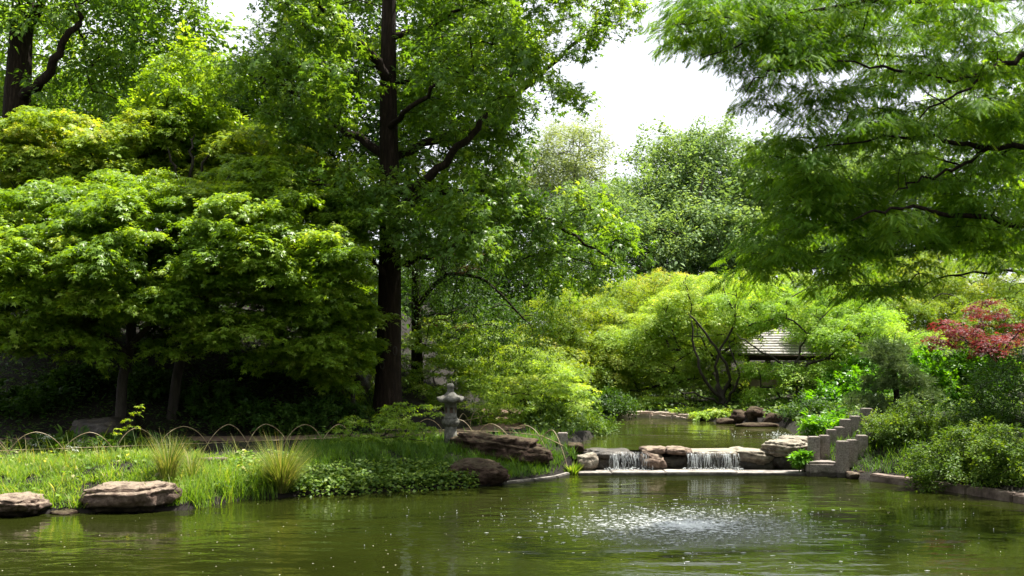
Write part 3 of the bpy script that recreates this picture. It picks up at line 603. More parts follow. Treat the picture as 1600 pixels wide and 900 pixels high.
def spray_group():
    g = bpy.data.node_groups.new('scatter_sprays', 'GeometryNodeTree')
    g.interface.new_socket('Geometry', in_out='INPUT', socket_type='NodeSocketGeometry'); g.interface.new_socket('Geometry', in_out='OUTPUT', socket_type='NodeSocketGeometry')
    n, l = g.nodes, g.links; gi, go = n.new('NodeGroupInput'), n.new('NodeGroupOutput')
    def attr(nm, ty):
        q = n.new('GeometryNodeInputNamedAttribute'); q.data_type = ty; q.inputs['Name'].default_value = nm; return q.outputs['Attribute']
    cmp_ = n.new('FunctionNodeCompare'); cmp_.data_type = 'FLOAT'; cmp_.operation = 'LESS_THAN'; cmp_.inputs[1].default_value = -.5
    l.new(attr('tid', 'FLOAT'), cmp_.inputs[0])
    sep = n.new('GeometryNodeSeparateGeometry'); sep.domain = 'POINT'; l.new(gi.outputs[0], sep.inputs['Geometry']); l.new(cmp_.outputs[0], sep.inputs['Selection'])
    sp = n.new('GeometryNodeSplitToInstances'); sp.domain = 'POINT'; l.new(sep.outputs['Inverted'], sp.inputs['Geometry']); l.new(attr('tid', 'FLOAT'), sp.inputs['Group ID'])
    io = n.new('GeometryNodeInstanceOnPoints'); l.new(sep.outputs['Selection'], io.inputs['Points']); l.new(sp.outputs['Instances'], io.inputs['Instance'])
    io.inputs['Pick Instance'].default_value = True; l.new(attr('pick', 'FLOAT'), io.inputs['Instance Index'])
    l.new(attr('rot', 'FLOAT_VECTOR'), io.inputs['Rotation']); l.new(attr('scl', 'FLOAT_VECTOR'), io.inputs['Scale'])
    l.new(io.outputs[0], go.inputs[0]); return g
SPRAYS = spray_group()
def foliage_obj(name, parent, base, rng, pads, R, mat, tmpl, lsize, lvar, arms=8, per=24, flat=True, droop=.25, thick=.07, lat=.13, tilt=.35, axdroop=.35, tone_amt=.45, zbias=.3, NT=7):
    """a crown: leafy sprays (NT different ones, stored in the mesh itself) set at every twig of every pad"""
    N, A = len(pads), arms; Rm = float(R.mean())
    th = rng.uniform(0, 2 * math.pi, (N, 1)) + np.arange(A)[None] * 2.399 + rng.normal(0, .3, (N, A))
    el = rng.normal(.06, .16, (N, A)) if flat else np.arcsin(np.clip(rng.uniform(-.75, 1, (N, A)) + zbias * .4, -1, 1))
    L = R[:, None] * rng.uniform(.55, 1.12, (N, A))
    # templates, in metres for an arm of length Rm
    TV, TF, TR, TI = [], [], [], []; off = 0; tv, tf = T[tmpl]
    for k in range(NT):
        t = rng.uniform(.05, 1, per) ** .75
        o = rng.normal(0, 1, (per, 3)) * (lat * Rm * (1.15 - .5 * t))[:, None]; o[:, 2] = rng.normal(0, thick * Rm, per)
        p = np.stack([t * Rm, 0 * t, -droop * Rm * t ** 2], 1) + o
        ang = np.arctan2(o[:, 1], .6 * lat * Rm) * .7 + rng.normal(0, .7, per)
        ax = np.stack([np.cos(ang), np.sin(ang), -axdroop + rng.normal(0, .3, per) - .25 * t], -1)
        nr = rng.normal(0, tilt, (per, 3)); nr[:, 2] += 1; nr[:, 0] += .35 * t
        ax = norm(ax); nr = norm(nr - ax * (nr * ax).sum(-1, keepdims=True)); sd = np.cross(nr, ax); sz = lsize * (1 + rng.uniform(-lvar, lvar, per))
        V = p[:, None] + sz[:, None, None] * (tv[None, :, 0, None] * ax[:, None] + tv[None, :, 1, None] * sd[:, None] + tv[None, :, 2, None] * nr[:, None])
        TV.append(V.reshape(-1, 3)); TF.append((tf[None] + (np.arange(per) * len(tv))[:, None, None]).reshape(-1, tf.shape[1]) + off); off += per * len(tv)
        rn = .5 + (1 - tone_amt) * rng.uniform(-.5, .5, per); TR.append(np.repeat(rn, len(tv))); TI.append(np.full(per * len(tv), k))
    pts = np.repeat(pads[:, None] - base, A, axis=1).reshape(-1, 3); n = len(pts)
    V = np.concatenate(TV + [pts]); me = raw_mesh(name, V, np.concatenate(TF))
    z = np.zeros(off); add_attr(me, 'tid', np.r_[np.concatenate(TI), np.full(n, -1.)]); add_attr(me, 'rnd', np.r_[np.concatenate(TR), np.zeros(n)])
    add_attr(me, 'pick', np.r_[z, rng.integers(0, NT, n)])
    tone = tone_amt * rng.uniform(-.5, .5, (N, 1)) + rng.uniform(-.14, .14, (N, A)); add_attr(me, 'tone', np.r_[z, tone.ravel()])
    rot = np.stack([rng.normal(0, .2, (N, A)), -el * (1 if flat else .8), th], -1).reshape(-1, 3); sc_ = np.repeat((L / Rm).reshape(-1, 1), 3, 1); sc_[:, 1] *= rng.choice([-1, 1], n)
    for nm, arr in (('rot', rot), ('scl', sc_)):
        a = me.attributes.new(nm, 'FLOAT_VECTOR', 'POINT'); a.data.foreach_set('vector', np.r_[np.zeros((off, 3)), arr].astype(np.float32).ravel())
    ob = obj(name, me, mat, parent); ob['kind'] = 'stuff'; md = ob.modifiers.new('sprays', 'NODES'); md.node_group = SPRAYS
    d = np.stack([np.cos(th) * np.cos(el), np.sin(th) * np.cos(el), np.sin(el)], -1); tips = pads[:, None] + d * L[..., None] * .85; tips[..., 2] -= droop * R[:, None] * .6
    return ob, tips

def E(cx, cy, Y, rx, ry, rd, w=1.): return (P(cx, cy, Y), np.array([rx * Y / F, rd, ry * Y / F]), w)
def sample_pads(rng, ells, n, mind, shell=.55, gap=-.16):
    wt = np.array([np.prod(e[1]) ** .67 * e[2] for e in ells]); wt /= wt.sum(); out = []
    tries = 0
    while len(out) < n and tries < n * 25:
        tries += 1; c, r, _ = ells[rng.choice(len(ells), p=wt)]
        v = rng.normal(0, 1, 3); v /= np.linalg.norm(v); v *= rng.random() ** (1 / 3. * (1 - shell))
        q = c + v * r
        f = .55 / mind; so = Vector((float(n) * 1.7, 3.1, 7.7))
        v2 = Vector(q * f * .55) + so; q = c + v * r * (1 + .42 * noise.noise(v2))
        if noise.noise(Vector(q * f * .9) - so) < gap and rng.random() < .85: continue
        if out and (np.sum((np.array(out) - q) ** 2 * (1, 1, 2.2), axis=1).min() < mind * mind): continue
        out.append(q)
    return np.array(out)

class Wood:
    def __init__(s): s.p, s.par, s.r = [], [], []
    def path(s, pts, r0=None, r1=None, start=None, sub=4, jit=0., rng=None):
        pts = [np.asarray(q, float) for q in pts]
        if start is None and s.p:
            start = int(np.argmin(np.linalg.norm(np.array(s.p) - pts[0], axis=1)))
        if start is not None: pts = [s.p[start]] + (pts[1:] if len(pts) > 1 else pts)
        K = [pts[0] * 2 - pts[1]] + pts + [pts[-1] * 2 - pts[-2]]; q = []
        for i in range(1, len(K) - 2):
            for j in range(sub):
                t = j / sub; a, b, c, d = K[i - 1:i + 3]
                q.append(.5 * (2 * b + (c - a) * t + (2 * a - 5 * b + 4 * c - d) * t * t + (3 * b - a - 3 * c + d) * t ** 3))
        q.append(pts[-1]); n = len(q); prev = start if start is not None else -1
        for i, x in enumerate(q):
            if i == 0 and start is not None: continue
            if jit and 0 < i < n - 1: x = x + rng.normal(0, jit, 3)
            s.p.append(x); s.par.append(prev); s.r.append(0. if r0 is None else r0 + (r1 - r0) * i / (n - 1)); prev = len(s.p) - 1
        return prev
    def grow(s, rng, pads, min_z=None, arch=.12, jit=.05, k0=0):
        base = np.asarray(s.p[0]); top = np.asarray(s.p[min(len(s.p) - 1, k0)])
        order = np.argsort(np.linalg.norm(pads - top, axis=1))
        for i in order:
            q = pads[i]; A = np.array(s.p); dv = q - A; dist = np.linalg.norm(dv, axis=1)
            cost = dist + np.clip(-dv[:, 2], 0, None) * .9 + (A[:, 2] < (min_z if min_z is not None else -9)) * 5.
            j = int(np.argmin(cost)); L = dist[j]
            if L < .05: continue
            mid = A[j] + dv[j] * .5 + np.array([0, 0, arch * L]) + rng.normal(0, jit * L, 3)
            s.path([A[j], mid, q], start=j, sub=2)
    def finish(s, tip, e=2.25, rmax=None):
        n = len(s.p); acc = np.zeros(n); ch = [[] for _ in range(n)]
        for i in range(n):
            if s.par[i] >= 0: ch[s.par[i]].append(i)
        r = np.zeros(n)
        for i in range(n - 1, -1, -1):
            if not ch[i]: acc[i] = tip ** e
            r[i] = acc[i] ** (1 / e)
            if s.par[i] >= 0: acc[s.par[i]] += acc[i]
        r = np.where(np.array(s.r) > 0, np.array(s.r), r)
        if rmax: r = np.minimum(r, rmax)
        for i in range(n):
            if s.par[i] >= 0: r[i] = min(r[i], r[s.par[i]])
        return np.array(s.p), r, ch
    def meshes(s, tip, cut=.045, rmax=None, flare=0., e=2.25, origin=np.zeros(3)):
        p, r, ch = s.finish(tip, e, rmax); n = len(p); starts = [(0, -1)]; parts = {0: ([], [], 0), 1: ([], [], 0)}
        big = [[], [], 0]; small = [[], [], 0]
        while starts:
            i, pa = starts.pop(); chain = [pa, i] if pa >= 0 else [i]; k = i
            while ch[k]:
                c = sorted(ch[k], key=lambda a: -r[a]); 
                for o_ in c[1:]: starts.append((o_, k))
                k = c[0]; chain.append(k)
            pts = p[chain]; rad = r[chain].copy()
            if pa >= 0: rad[0] = min(rad[0], rad[1] * 1.25)
            rad[-1] *= .45
            if pa < 0 and flare: hh = pts[:, 2] - pts[0, 2]; rad = rad * (1 + flare * np.exp(-hh / .25))
            if len(pts) < 2: continue
            m = 12 if rad.max() > .12 else (7 if rad.max() > .035 else 4)
            V, Fc = tube(pts - origin, rad, m); tgt = big if rad.max() > cut else small
            tgt[0].append(V); tgt[1].append(Fc + tgt[2]); tgt[2] += len(V)
        return big, small

LABELS = set(); TRI = {}
def build_plant(name, label, cat, base, wood, pads, R, leaf, mat_l, mat_w, seed, tip=.006, cut=.045, rmax=None, flare=0., twigs=0., group=None, e=2.25, lsize=.08, lvar=.42, tmpl='quad', crown='crown', **fk):
    rng = np.random.default_rng(seed); base = np.asarray(base, float)
    root = empty(name, base); tag(root, label, cat, group)
    o, tips = foliage_obj(crown, root, base, rng, pads, R, mat_l, tmpl, lsize, lvar, **fk)
    if wood is not None:
        big, small = wood.meshes(tip, cut, rmax, flare, e, base)
        if twigs:
            N, A, _ = tips.shape
            for i in range(N):
                for a in range(A):
                    V, Fc = tube(np.array([pads[i], (pads[i] + tips[i, a]) / 2 + (0, 0, .06 * R[i]), tips[i, a]]) - base, np.array([1, .7, .35]) * twigs, 3)
                    small[0].append(V); small[1].append(Fc + small[2]); small[2] += len(V)
        if big[0]: obj('trunk', raw_mesh('trunk', np.concatenate(big[0]), np.concatenate(big[1]), True), mat_w, root)
        if small[0]:
            o = obj('branches' if big[0] else 'stems', raw_mesh('branches', np.concatenate(small[0]), np.concatenate(small[1]), True), mat_w, root); o['kind'] = 'stuff'
    return root

def tree(name, label, cat, trunk, ells, npads, padR, mat_l, mat_w, seed, limbs=(), mind=None, shell=.55, gap=-.16, r0=None, r1=None, min_z=None, arch=.12, extra_pads=None, k0=None, keep=None, **kw):
    """trunk: list of world points; limbs: list of (points, r0, r1)"""
    rng = np.random.default_rng(seed + 1000); w_ = Wood()
    trunk = [np.asarray(q, float) for q in trunk]; b = trunk[0].copy(); gz = hz(b[0], b[1]) - .08
    trunk[0] = np.array([b[0], b[1], gz])
    last = w_.path(trunk, r0, r1, sub=5)
    for lp, a, c in limbs: w_.path(lp, a, c, sub=4, jit=.03, rng=rng)
    pads = sample_pads(rng, ells, npads, mind if mind is not None else padR * .75, shell, gap)
    if keep is not None: pads = pads[keep(pads)]
    if extra_pads is not None: pads = np.concatenate([pads, np.array(extra_pads)])
    w_.grow(rng, pads, min_z, arch, k0=last if k0 is None else k0)
    R = padR * rng.uniform(.55, 1.45, len(pads))
    return build_plant(name, label, cat, [b[0], b[1], gz + .08], w_, pads, R, None, mat_l, mat_w, seed, **kw)

def shrub(name, label, ells, npads, padR, mat_l, seed, base=None, mat_w=None, shell=.8, stems=4, **kw):
    rng = np.random.default_rng(seed + 2000); w_ = Wood()
    c = np.mean([e[0] for e in ells], axis=0) if base is None else np.asarray(base, float)
    gz = hz(c[0], c[1]); b = np.array([c[0], c[1], gz - .05]); w_.path([b, b + (0, 0, .12)], sub=1)
    pads = sample_pads(rng, ells, npads, padR * .6, shell)
    g = hgt(pads[:, 0], pads[:, 1]); g = np.maximum(g, .02); pads[:, 2] = np.maximum(pads[:, 2], g + padR * .35)
    w_.grow(rng, pads, arch=.05)
    R = padR * rng.uniform(.7, 1.3, len(pads)); kw.setdefault('tip', .005); kw.setdefault('cut', .5)
    kw.setdefault('crown', 'foliage')
    return build_plant(name, label, kw.pop('cat', 'shrub'), [c[0], c[1], gz], w_, pads, R, None, mat_l, mat_w or M['bark_maple'], seed, **kw)

# ------------------------------------------------------------------ trees
# 1 sweetgum: the big trunk left of centre
Y = 26.0; px = lambda *pts: [P(a, b, c if c else Y) for a, b, c in [(q + (0,))[:3] for q in pts]]
limbs = [(px((612, 122), (590, 100, 25.6), (565, 72, 25.2), (548, 55, 25), (500, 10, 24.6)), .13, .05),
         (px((602, 440), (578, 405, 25.4), (562, 370, 25.2), (563, 335, 25)), .085, .03),
         (px((602, 262), (560, 215, 26.6), (515, 190, 27), (470, 150, 27), (430, 125, 26.5), (395, 122, 26)), .12, .03),
         (px((614, 140), (650, 118, 26.6), (690, 80, 27), (730, 50, 27.4)), .07, .02), (px((615, 52), (650, 48, 26), (690, 32, 26), (730, 5, 26)), .09, .03),
         (px((614, 310), (660, 285, 25.4), (705, 242, 25), (745, 200, 24.8), (770, 160, 24.8), (798, 118, 24.8), (815, 60, 25)), .12, .03),
         (px((612, 425), (640, 408, 25.5), (680, 398, 25), (720, 380, 24.6), (760, 350, 24.4)), .09, .03),
         (px((612, 330), (680, 300, 26.5), (760, 300, 27), (840, 330, 27), (900, 370, 27), (960, 410, 26.8)), .11, .02),
         (px((610, 250), (680, 220, 27), (760, 190, 28), (850, 110, 28), (930, 40, 28), (975, 5, 28)), .11, .02),
         (px((604, 340), (560, 310, 25), (520, 290, 24.4), (480, 280, 24)), .07, .02), (px((606, 200), (640, 170, 25), (690, 130, 24.4), (740, 110, 24)), .08, .02)]
ells = [E(500, 130, 24.8, 110, 95, 1.5), E(480, 50, 24.8, 80, 55, 1.4), E(620, 20, 26.5, 150, 110, 2.2), E(725, 130, 26.5, 95, 120, 2.0), E(880, 25, 27.6, 110, 60, 1.4), E(885, 120, 27.8, 32, 45, .7, .8),
        E(725, 280, 26.5, 95, 90, 1.8), E(540, 300, 24.8, 90, 70, 1.1), E(585, 335, 24.2, 70, 45, .7, 1.2), E(690, 350, 24.4, 100, 50, .8, 1.1), E(785, 355, 26.5, 65, 70, 1.3), E(905, 395, 26.8, 90, 62, 1.1, 1.2), E(400, 130, 24.8, 60, 45, .9), E(650, -150, 27, 260, 120, 3., .6), E(760, 90, 22.8, 90, 70, 1.2), (np.array([1.2, 23.2, 11.4]), np.array([2.3, 1.8, 1.2]), 1.4)]  # last ellipsoid: unseen overhead foliage, added to shade the bank by the lantern
def clear_trunk(q):       # no leafy shoots right before the bole, as on the tree
    dx = np.abs(q[:, 0] + 2.92); front = q[:, 1] < 26.2; z = q[:, 2]
    return ~(front & (dx < .62) & ((z > 6.7) | (z < 4.8)))
SG = tree('sweetgum_tree', 'tall sweetgum with one straight dark trunk beside the stone lantern', 'tree', px((606, 648), (607, 560), (609, 440), (609, 300), (607, 180), (607, 60), (609, -60), (612, -260)), ells, 470, .56, M['l_sweetgum'], M['bark'], 1,
     limbs, mind=.42, keep=clear_trunk, r0=.33, r1=.12, min_z=4.5, flare=.35, tip=.009, twigs=.006, lsize=.12, tmpl='star5', flat=False, arms=9, per=24, droop=.25, lat=.16, thick=.16, tilt=.5, axdroop=.6, tone_amt=.5)
for kx, ky in ((617, 548), (597, 570)):      # healed branch scars
    c = P(kx, ky, Y - .285); pts = [c + np.array([.045 * math.cos(a), -.005, .10 * math.sin(a)]) - np.array(SG.location) for a in np.linspace(0, 2 * math.pi, 15)]
    V, Fc = tube(pts, .016, 5); obj('branch_scar', raw_mesh('branch_scar', V, Fc, True), M['bark_maple'], SG)
# 2 small-leaved dark tree behind it
Y = 29.0
tree('evergreen_tree', 'fine-leaved dark drooping tree behind the straight trunk', 'tree', px((652, 625), (651, 520), (650, 420), (655, 330)), [E(760, 450, 29, 115, 85, 1.6), E(700, 400, 29, 90, 70, 1.6), E(800, 520, 28.5, 70, 50, 1.0)], 130, .55, M['l_dark'], M['bark'], 2,
     [(px((650, 480), (700, 430, 28.6), (760, 440, 28.2), (820, 500, 28)), .07, .02)], r0=.17, r1=.08, min_z=3., lsize=.075, tmpl='lance', flat=False, arms=8, per=28, droop=.6, lat=.14, thick=.16, tilt=.6, axdroop=.8)
shrub('brown_spray', 'small rust-brown dying sprays in the dark tree behind the trunk', [E(690, 508, 27.6, 55, 10, .3), E(720, 400, 27.6, 40, 28, .3)], 14, .3, leaf_mat('leaf_rust', [(0, (.08, .035, .01)), (1, (.2, .09, .025))], (1.3, 1, .5), .3), 3, base=(P(652, 600, 28.6)), mat_w=M['bark'], cat='branch', lsize=.06, tmpl='lance', arms=6, per=14)

# 3 the maples of the left slope
def maple(label, trunk, ells, n, padR, mat, seed, limbs=(), **kw):
    d = dict(r0=.13, r1=.06, tip=.007, lsize=.095, tmpl='star5', flat=True, arms=10, per=40, droop=.4, lat=.15, thick=.07, tilt=.33, tone_amt=.5, twigs=0., mind=padR * .74, gap=-.03)
    d.update(kw); g = d.pop('group', 'Japanese maples')
    return tree('japanese_maple', label, 'tree', trunk, ells, n, padR, mat, M['bark_maple'], seed, limbs, group=g, **d)
Y = 24.0
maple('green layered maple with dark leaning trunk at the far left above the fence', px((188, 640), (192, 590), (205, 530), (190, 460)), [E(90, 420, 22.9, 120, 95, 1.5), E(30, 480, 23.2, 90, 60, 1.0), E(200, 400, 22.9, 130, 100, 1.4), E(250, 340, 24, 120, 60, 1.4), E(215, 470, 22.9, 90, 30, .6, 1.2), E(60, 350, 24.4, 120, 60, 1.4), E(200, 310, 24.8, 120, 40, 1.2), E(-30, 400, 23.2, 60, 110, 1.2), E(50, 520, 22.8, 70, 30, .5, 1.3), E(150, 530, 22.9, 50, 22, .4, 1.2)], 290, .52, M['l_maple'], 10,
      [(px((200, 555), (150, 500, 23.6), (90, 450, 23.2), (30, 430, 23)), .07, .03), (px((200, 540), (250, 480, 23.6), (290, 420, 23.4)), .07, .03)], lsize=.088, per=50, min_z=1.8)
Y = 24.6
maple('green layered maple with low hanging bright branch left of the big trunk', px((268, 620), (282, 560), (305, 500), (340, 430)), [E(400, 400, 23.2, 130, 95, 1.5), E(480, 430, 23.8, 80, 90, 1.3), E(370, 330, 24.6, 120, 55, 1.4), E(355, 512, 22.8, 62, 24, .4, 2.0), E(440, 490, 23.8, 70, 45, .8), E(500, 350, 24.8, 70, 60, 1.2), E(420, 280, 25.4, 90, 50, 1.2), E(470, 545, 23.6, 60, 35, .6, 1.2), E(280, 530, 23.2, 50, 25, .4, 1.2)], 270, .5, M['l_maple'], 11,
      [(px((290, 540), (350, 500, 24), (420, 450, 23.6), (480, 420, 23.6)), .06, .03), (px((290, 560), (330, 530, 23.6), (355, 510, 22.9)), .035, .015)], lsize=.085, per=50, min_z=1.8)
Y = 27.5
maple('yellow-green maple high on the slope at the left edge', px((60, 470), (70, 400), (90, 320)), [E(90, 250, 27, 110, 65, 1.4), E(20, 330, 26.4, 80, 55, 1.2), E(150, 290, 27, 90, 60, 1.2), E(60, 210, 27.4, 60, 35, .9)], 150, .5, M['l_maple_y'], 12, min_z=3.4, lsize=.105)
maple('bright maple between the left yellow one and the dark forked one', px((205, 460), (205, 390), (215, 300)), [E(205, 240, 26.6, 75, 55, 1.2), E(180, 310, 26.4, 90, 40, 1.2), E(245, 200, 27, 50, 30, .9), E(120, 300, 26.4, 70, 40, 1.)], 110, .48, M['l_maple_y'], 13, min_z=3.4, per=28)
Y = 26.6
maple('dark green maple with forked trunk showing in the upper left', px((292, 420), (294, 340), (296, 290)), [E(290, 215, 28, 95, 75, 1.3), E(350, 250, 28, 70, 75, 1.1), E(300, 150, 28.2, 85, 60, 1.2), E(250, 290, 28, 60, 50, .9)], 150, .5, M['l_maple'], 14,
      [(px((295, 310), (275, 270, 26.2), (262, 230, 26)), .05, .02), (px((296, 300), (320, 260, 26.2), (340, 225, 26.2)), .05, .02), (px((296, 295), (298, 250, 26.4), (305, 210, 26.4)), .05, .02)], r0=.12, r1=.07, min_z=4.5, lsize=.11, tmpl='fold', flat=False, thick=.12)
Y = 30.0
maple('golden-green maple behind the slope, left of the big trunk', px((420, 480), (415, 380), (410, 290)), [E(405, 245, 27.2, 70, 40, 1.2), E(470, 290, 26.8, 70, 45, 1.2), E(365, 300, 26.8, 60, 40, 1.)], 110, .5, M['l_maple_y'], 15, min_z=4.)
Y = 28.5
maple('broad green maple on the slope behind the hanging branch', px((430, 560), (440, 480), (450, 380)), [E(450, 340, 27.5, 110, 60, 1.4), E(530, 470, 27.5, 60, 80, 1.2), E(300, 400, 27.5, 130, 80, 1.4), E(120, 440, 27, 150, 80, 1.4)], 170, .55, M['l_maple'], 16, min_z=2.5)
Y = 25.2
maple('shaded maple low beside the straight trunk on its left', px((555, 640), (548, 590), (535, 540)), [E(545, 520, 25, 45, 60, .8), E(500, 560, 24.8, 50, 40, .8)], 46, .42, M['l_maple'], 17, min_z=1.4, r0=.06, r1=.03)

# 4 tall trees behind on the left
Y = 34.0
tree('broadleaf_tree', 'tall tree with thick brown trunk in the top left corner', 'tree', px((18, 260), (26, 180), (30, 110), (34, 40), (45, -80)), [E(90, 40, 33.5, 150, 70, 2.4), E(230, 60, 34, 110, 60, 2.0), E(60, -60, 34, 260, 90, 3.), E(150, 150, 34.5, 130, 50, 1.8), E(280, 15, 33.6, 50, 40, 1.0), E(-20, 120, 34, 50, 120, 1.6)], 250, .75, M['l_sweetgum'], M['bark'], 20,
     [(px((30, 148), (62, 128, 33), (88, 92, 32.6), (105, 58, 32.4), (128, 28, 32.4)), .17, .08), (px((34, 60), (55, 20, 34), (80, -30, 34)), .2, .1)], keep=lambda q: ~((np.abs(q[:, 0] + 15.2) < .95) & (q[:, 1] < 34.4) & (q[:, 2] > 8.5) & (q[:, 2] < 12.4)), r0=.44, r1=.3, min_z=8., lsize=.16, tmpl='fold', flat=False, arms=8, per=20, lat=.16, thick=.16, tilt=.5, axdroop=.5, tip=.012)
tall = [('tall tree behind the golden maple, seen left of the sweetgum crown', (380, 300), 40, [E(410, 170, 40, 120, 80, 3.), E(300, 220, 40, 120, 90, 3.), E(490, 40, 40, 60, 70, 2.5)], 170, 'l_dark'),
        ('tall tree filling the gap behind the sweetgum trunk', (690, 420), 42, [E(640, 300, 42, 150, 120, 3.), E(720, 240, 42, 90, 130, 3.), E(560, 180, 42, 120, 120, 3.), E(680, 60, 42, 150, 110, 3.)], 240, 'l_dark'),
        ('dense tree closing the top left behind the thick brown trunk', (150, 330), 44, [E(120, 200, 44, 190, 80, 3.), E(20, 120, 44, 120, 100, 3.), E(240, 150, 44, 90, 70, 3.)], 170, 'l_sweetgum')]
for i, (lb, b, Y, el, n, mt) in enumerate(tall):
    tree('broadleaf_tree', lb, 'tree', [P(b[0], b[1] + 200, Y), P(b[0], b[1], Y), P(b[0] + 5, b[1] - 150, Y)], el, n, 1.0, M[mt], M['bark'], 30 + i, r0=.3, r1=.15, min_z=5, lsize=.19, tmpl='quad', flat=False, arms=9, per=26, lat=.15, thick=.15, tilt=.55, tip=.015)

# 5 background trees
bgt = [('oak_tree', 'rounded grey-green oak against the sky above the maples', (1062, 420), 58, [E(1075, 245, 58, 42, 42, 2.), E(1118, 232, 58, 32, 28, 1.6), E(1022, 240, 58, 24, 24, 1.2), E(1080, 330, 57, 120, 60, 3.), E(1155, 300, 58, 45, 50, 2.), E(1000, 330, 57, 100, 45, 2.4)], 230, 'l_oak', 1.15),
       ('oak_tree', 'lower grey-green oak in front of the rounded one', (1075, 440), 54, [E(1040, 395, 54, 75, 45, 2.), E(1130, 385, 54, 85, 50, 2.), E(930, 350, 54, 70, 60, 2.), E(1090, 360, 54, 60, 40, 1.6)], 170, 'l_oak', .95),
       ('pale_tree', 'pale feathery tree at the left of the open sky', (880, 400), 60, [E(880, 255, 60, 50, 58, 2.2), E(850, 300, 60, 60, 60, 2.2), E(895, 330, 60, 45, 50, 2.)], 120, 'l_pale', 1.0),
       ('oak_tree', 'green tree behind the cypress sprays on the right', (1260, 430), 56, [E(1240, 310, 56, 70, 80, 2.6), E(1330, 330, 56, 110, 110, 2.6), E(1200, 380, 55, 80, 50, 2.)], 210, 'l_oak', 1.1),
       ('oak_tree', 'large background tree at the right edge behind the cypress', (1500, 430), 52, [E(1480, 300, 52, 150, 140, 3.), E(1600, 250, 52, 120, 160, 3.), E(1400, 380, 52, 90, 60, 2.4)], 230, 'l_oak', 1.15),
       ('oak_tree', 'shadowed background tree right behind the sweetgum foliage', (820, 470), 50, [E(800, 380, 50, 80, 90, 2.2), E(870, 430, 50, 80, 60, 2.), E(720, 470, 50, 110, 90, 2.6)], 150, 'l_dark', 1.0)]
for i, (nm, lb, b, Y, el, n, mt, pr) in enumerate(bgt):
    tree(nm, lb, 'tree', [P(b[0], 600, Y), P(b[0], b[1] + 40, Y), P(b[0] + 12, b[1] - 90, Y), P(b[0] + 25, b[1] - 170, Y)], el, n, pr, M[mt], M['bark_grey'], 40 + i, r0=.3, r1=.03, min_z=5, lsize=.17 if mt != 'l_pale' else .17, tmpl='quad' if mt != 'l_pale' else 'lance', flat=False, arms=10, per=40, lat=.14, thick=.14, tilt=.55, tip=.022, group='background trees')

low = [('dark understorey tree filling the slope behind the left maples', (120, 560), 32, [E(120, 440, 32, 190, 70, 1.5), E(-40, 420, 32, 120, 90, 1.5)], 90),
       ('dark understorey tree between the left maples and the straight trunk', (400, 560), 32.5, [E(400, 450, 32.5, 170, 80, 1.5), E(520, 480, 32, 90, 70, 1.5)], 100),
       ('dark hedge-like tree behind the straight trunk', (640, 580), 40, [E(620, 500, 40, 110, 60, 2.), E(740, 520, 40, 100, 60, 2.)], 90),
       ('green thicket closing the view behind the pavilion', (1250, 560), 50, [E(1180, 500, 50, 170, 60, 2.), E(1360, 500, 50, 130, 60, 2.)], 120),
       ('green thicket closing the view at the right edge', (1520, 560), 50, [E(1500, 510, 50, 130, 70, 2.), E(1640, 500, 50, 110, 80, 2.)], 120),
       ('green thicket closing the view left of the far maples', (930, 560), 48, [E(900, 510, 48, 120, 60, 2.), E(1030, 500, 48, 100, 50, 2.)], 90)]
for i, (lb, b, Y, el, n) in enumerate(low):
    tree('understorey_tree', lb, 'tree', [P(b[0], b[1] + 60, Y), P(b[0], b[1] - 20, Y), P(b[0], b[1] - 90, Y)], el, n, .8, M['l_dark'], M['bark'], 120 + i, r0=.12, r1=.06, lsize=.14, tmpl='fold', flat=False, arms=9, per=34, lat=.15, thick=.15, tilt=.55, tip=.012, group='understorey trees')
# unseen trees added behind and beside the camera to cut the sky fill
near = [('unseen tree added behind the viewer on the left to block sky light', -11, -7), ('unseen tree added straight behind the viewer to block sky light', -1, -10), ('unseen tree added behind the viewer on the right to block sky light', 10, -7), ('unseen tree added far out on the left to block side light', -19, 3), ('unseen tree added far out on the right to block side light', 20, 4)]
for i, (lb, x, y) in enumerate(near):
    tree('broadleaf_tree', lb, 'tree', [np.array([x, y, .5]), np.array([x, y, 4.]), np.array([x + .4, y, 9.])], [(np.array([x, y, 6.]), np.array([5.5, 3., 4.5]), 1.), (np.array([x, y + .5, 11.]), np.array([5., 3., 3.]), 1.)], 110, 1.4, M['l_sweetgum'], M['bark'], 140 + i, r0=.35, r1=.2, min_z=2.5, lsize=.3, tmpl='quad', flat=False, arms=9, per=34, lat=.15, thick=.15, tilt=.55, tip=.02)

# 6 spring maples beyond the upper pond
FM = dict(lsize=.08, tmpl='star3', per=52, arms=11, droop=.55, thick=.09, tip=.013, twigs=0.)
Y = 33.6
maple('multi-stem maple leaning over the far shore, left of the pavilion', px((1133, 640), (1128, 622), (1120, 600)), [E(1060, 515, 35.8, 110, 55, 1.5), E(1010, 560, 36.2, 80, 45, 1.2), E(1110, 480, 35.6, 90, 50, 1.4), E(1090, 575, 35.2, 60, 25, .7), E(1010, 605, 36.4, 55, 18, .7), E(955, 580, 36.4, 50, 40, 1.)], 250, .5, M['l_maple_far'], 60,
      [(px((1128, 625), (1105, 595, 33.2), (1090, 560, 33), (1080, 500, 33)), .06, .025), (px((1128, 622), (1140, 580, 33.2), (1110, 530, 32.8), (1075, 490, 32.6)), .06, .025), (px((1133, 630), (1150, 600, 33), (1152, 575, 33), (1140, 530, 33)), .05, .02), (px((1130, 630), (1095, 618, 32.8), (1060, 610, 32.6)), .04, .02), (px((1125, 610), (1120, 560, 33.4), (1150, 500, 33.2), (1130, 450, 33.2)), .05, .02)], r0=.13, r1=.09, min_z=.9, **FM)
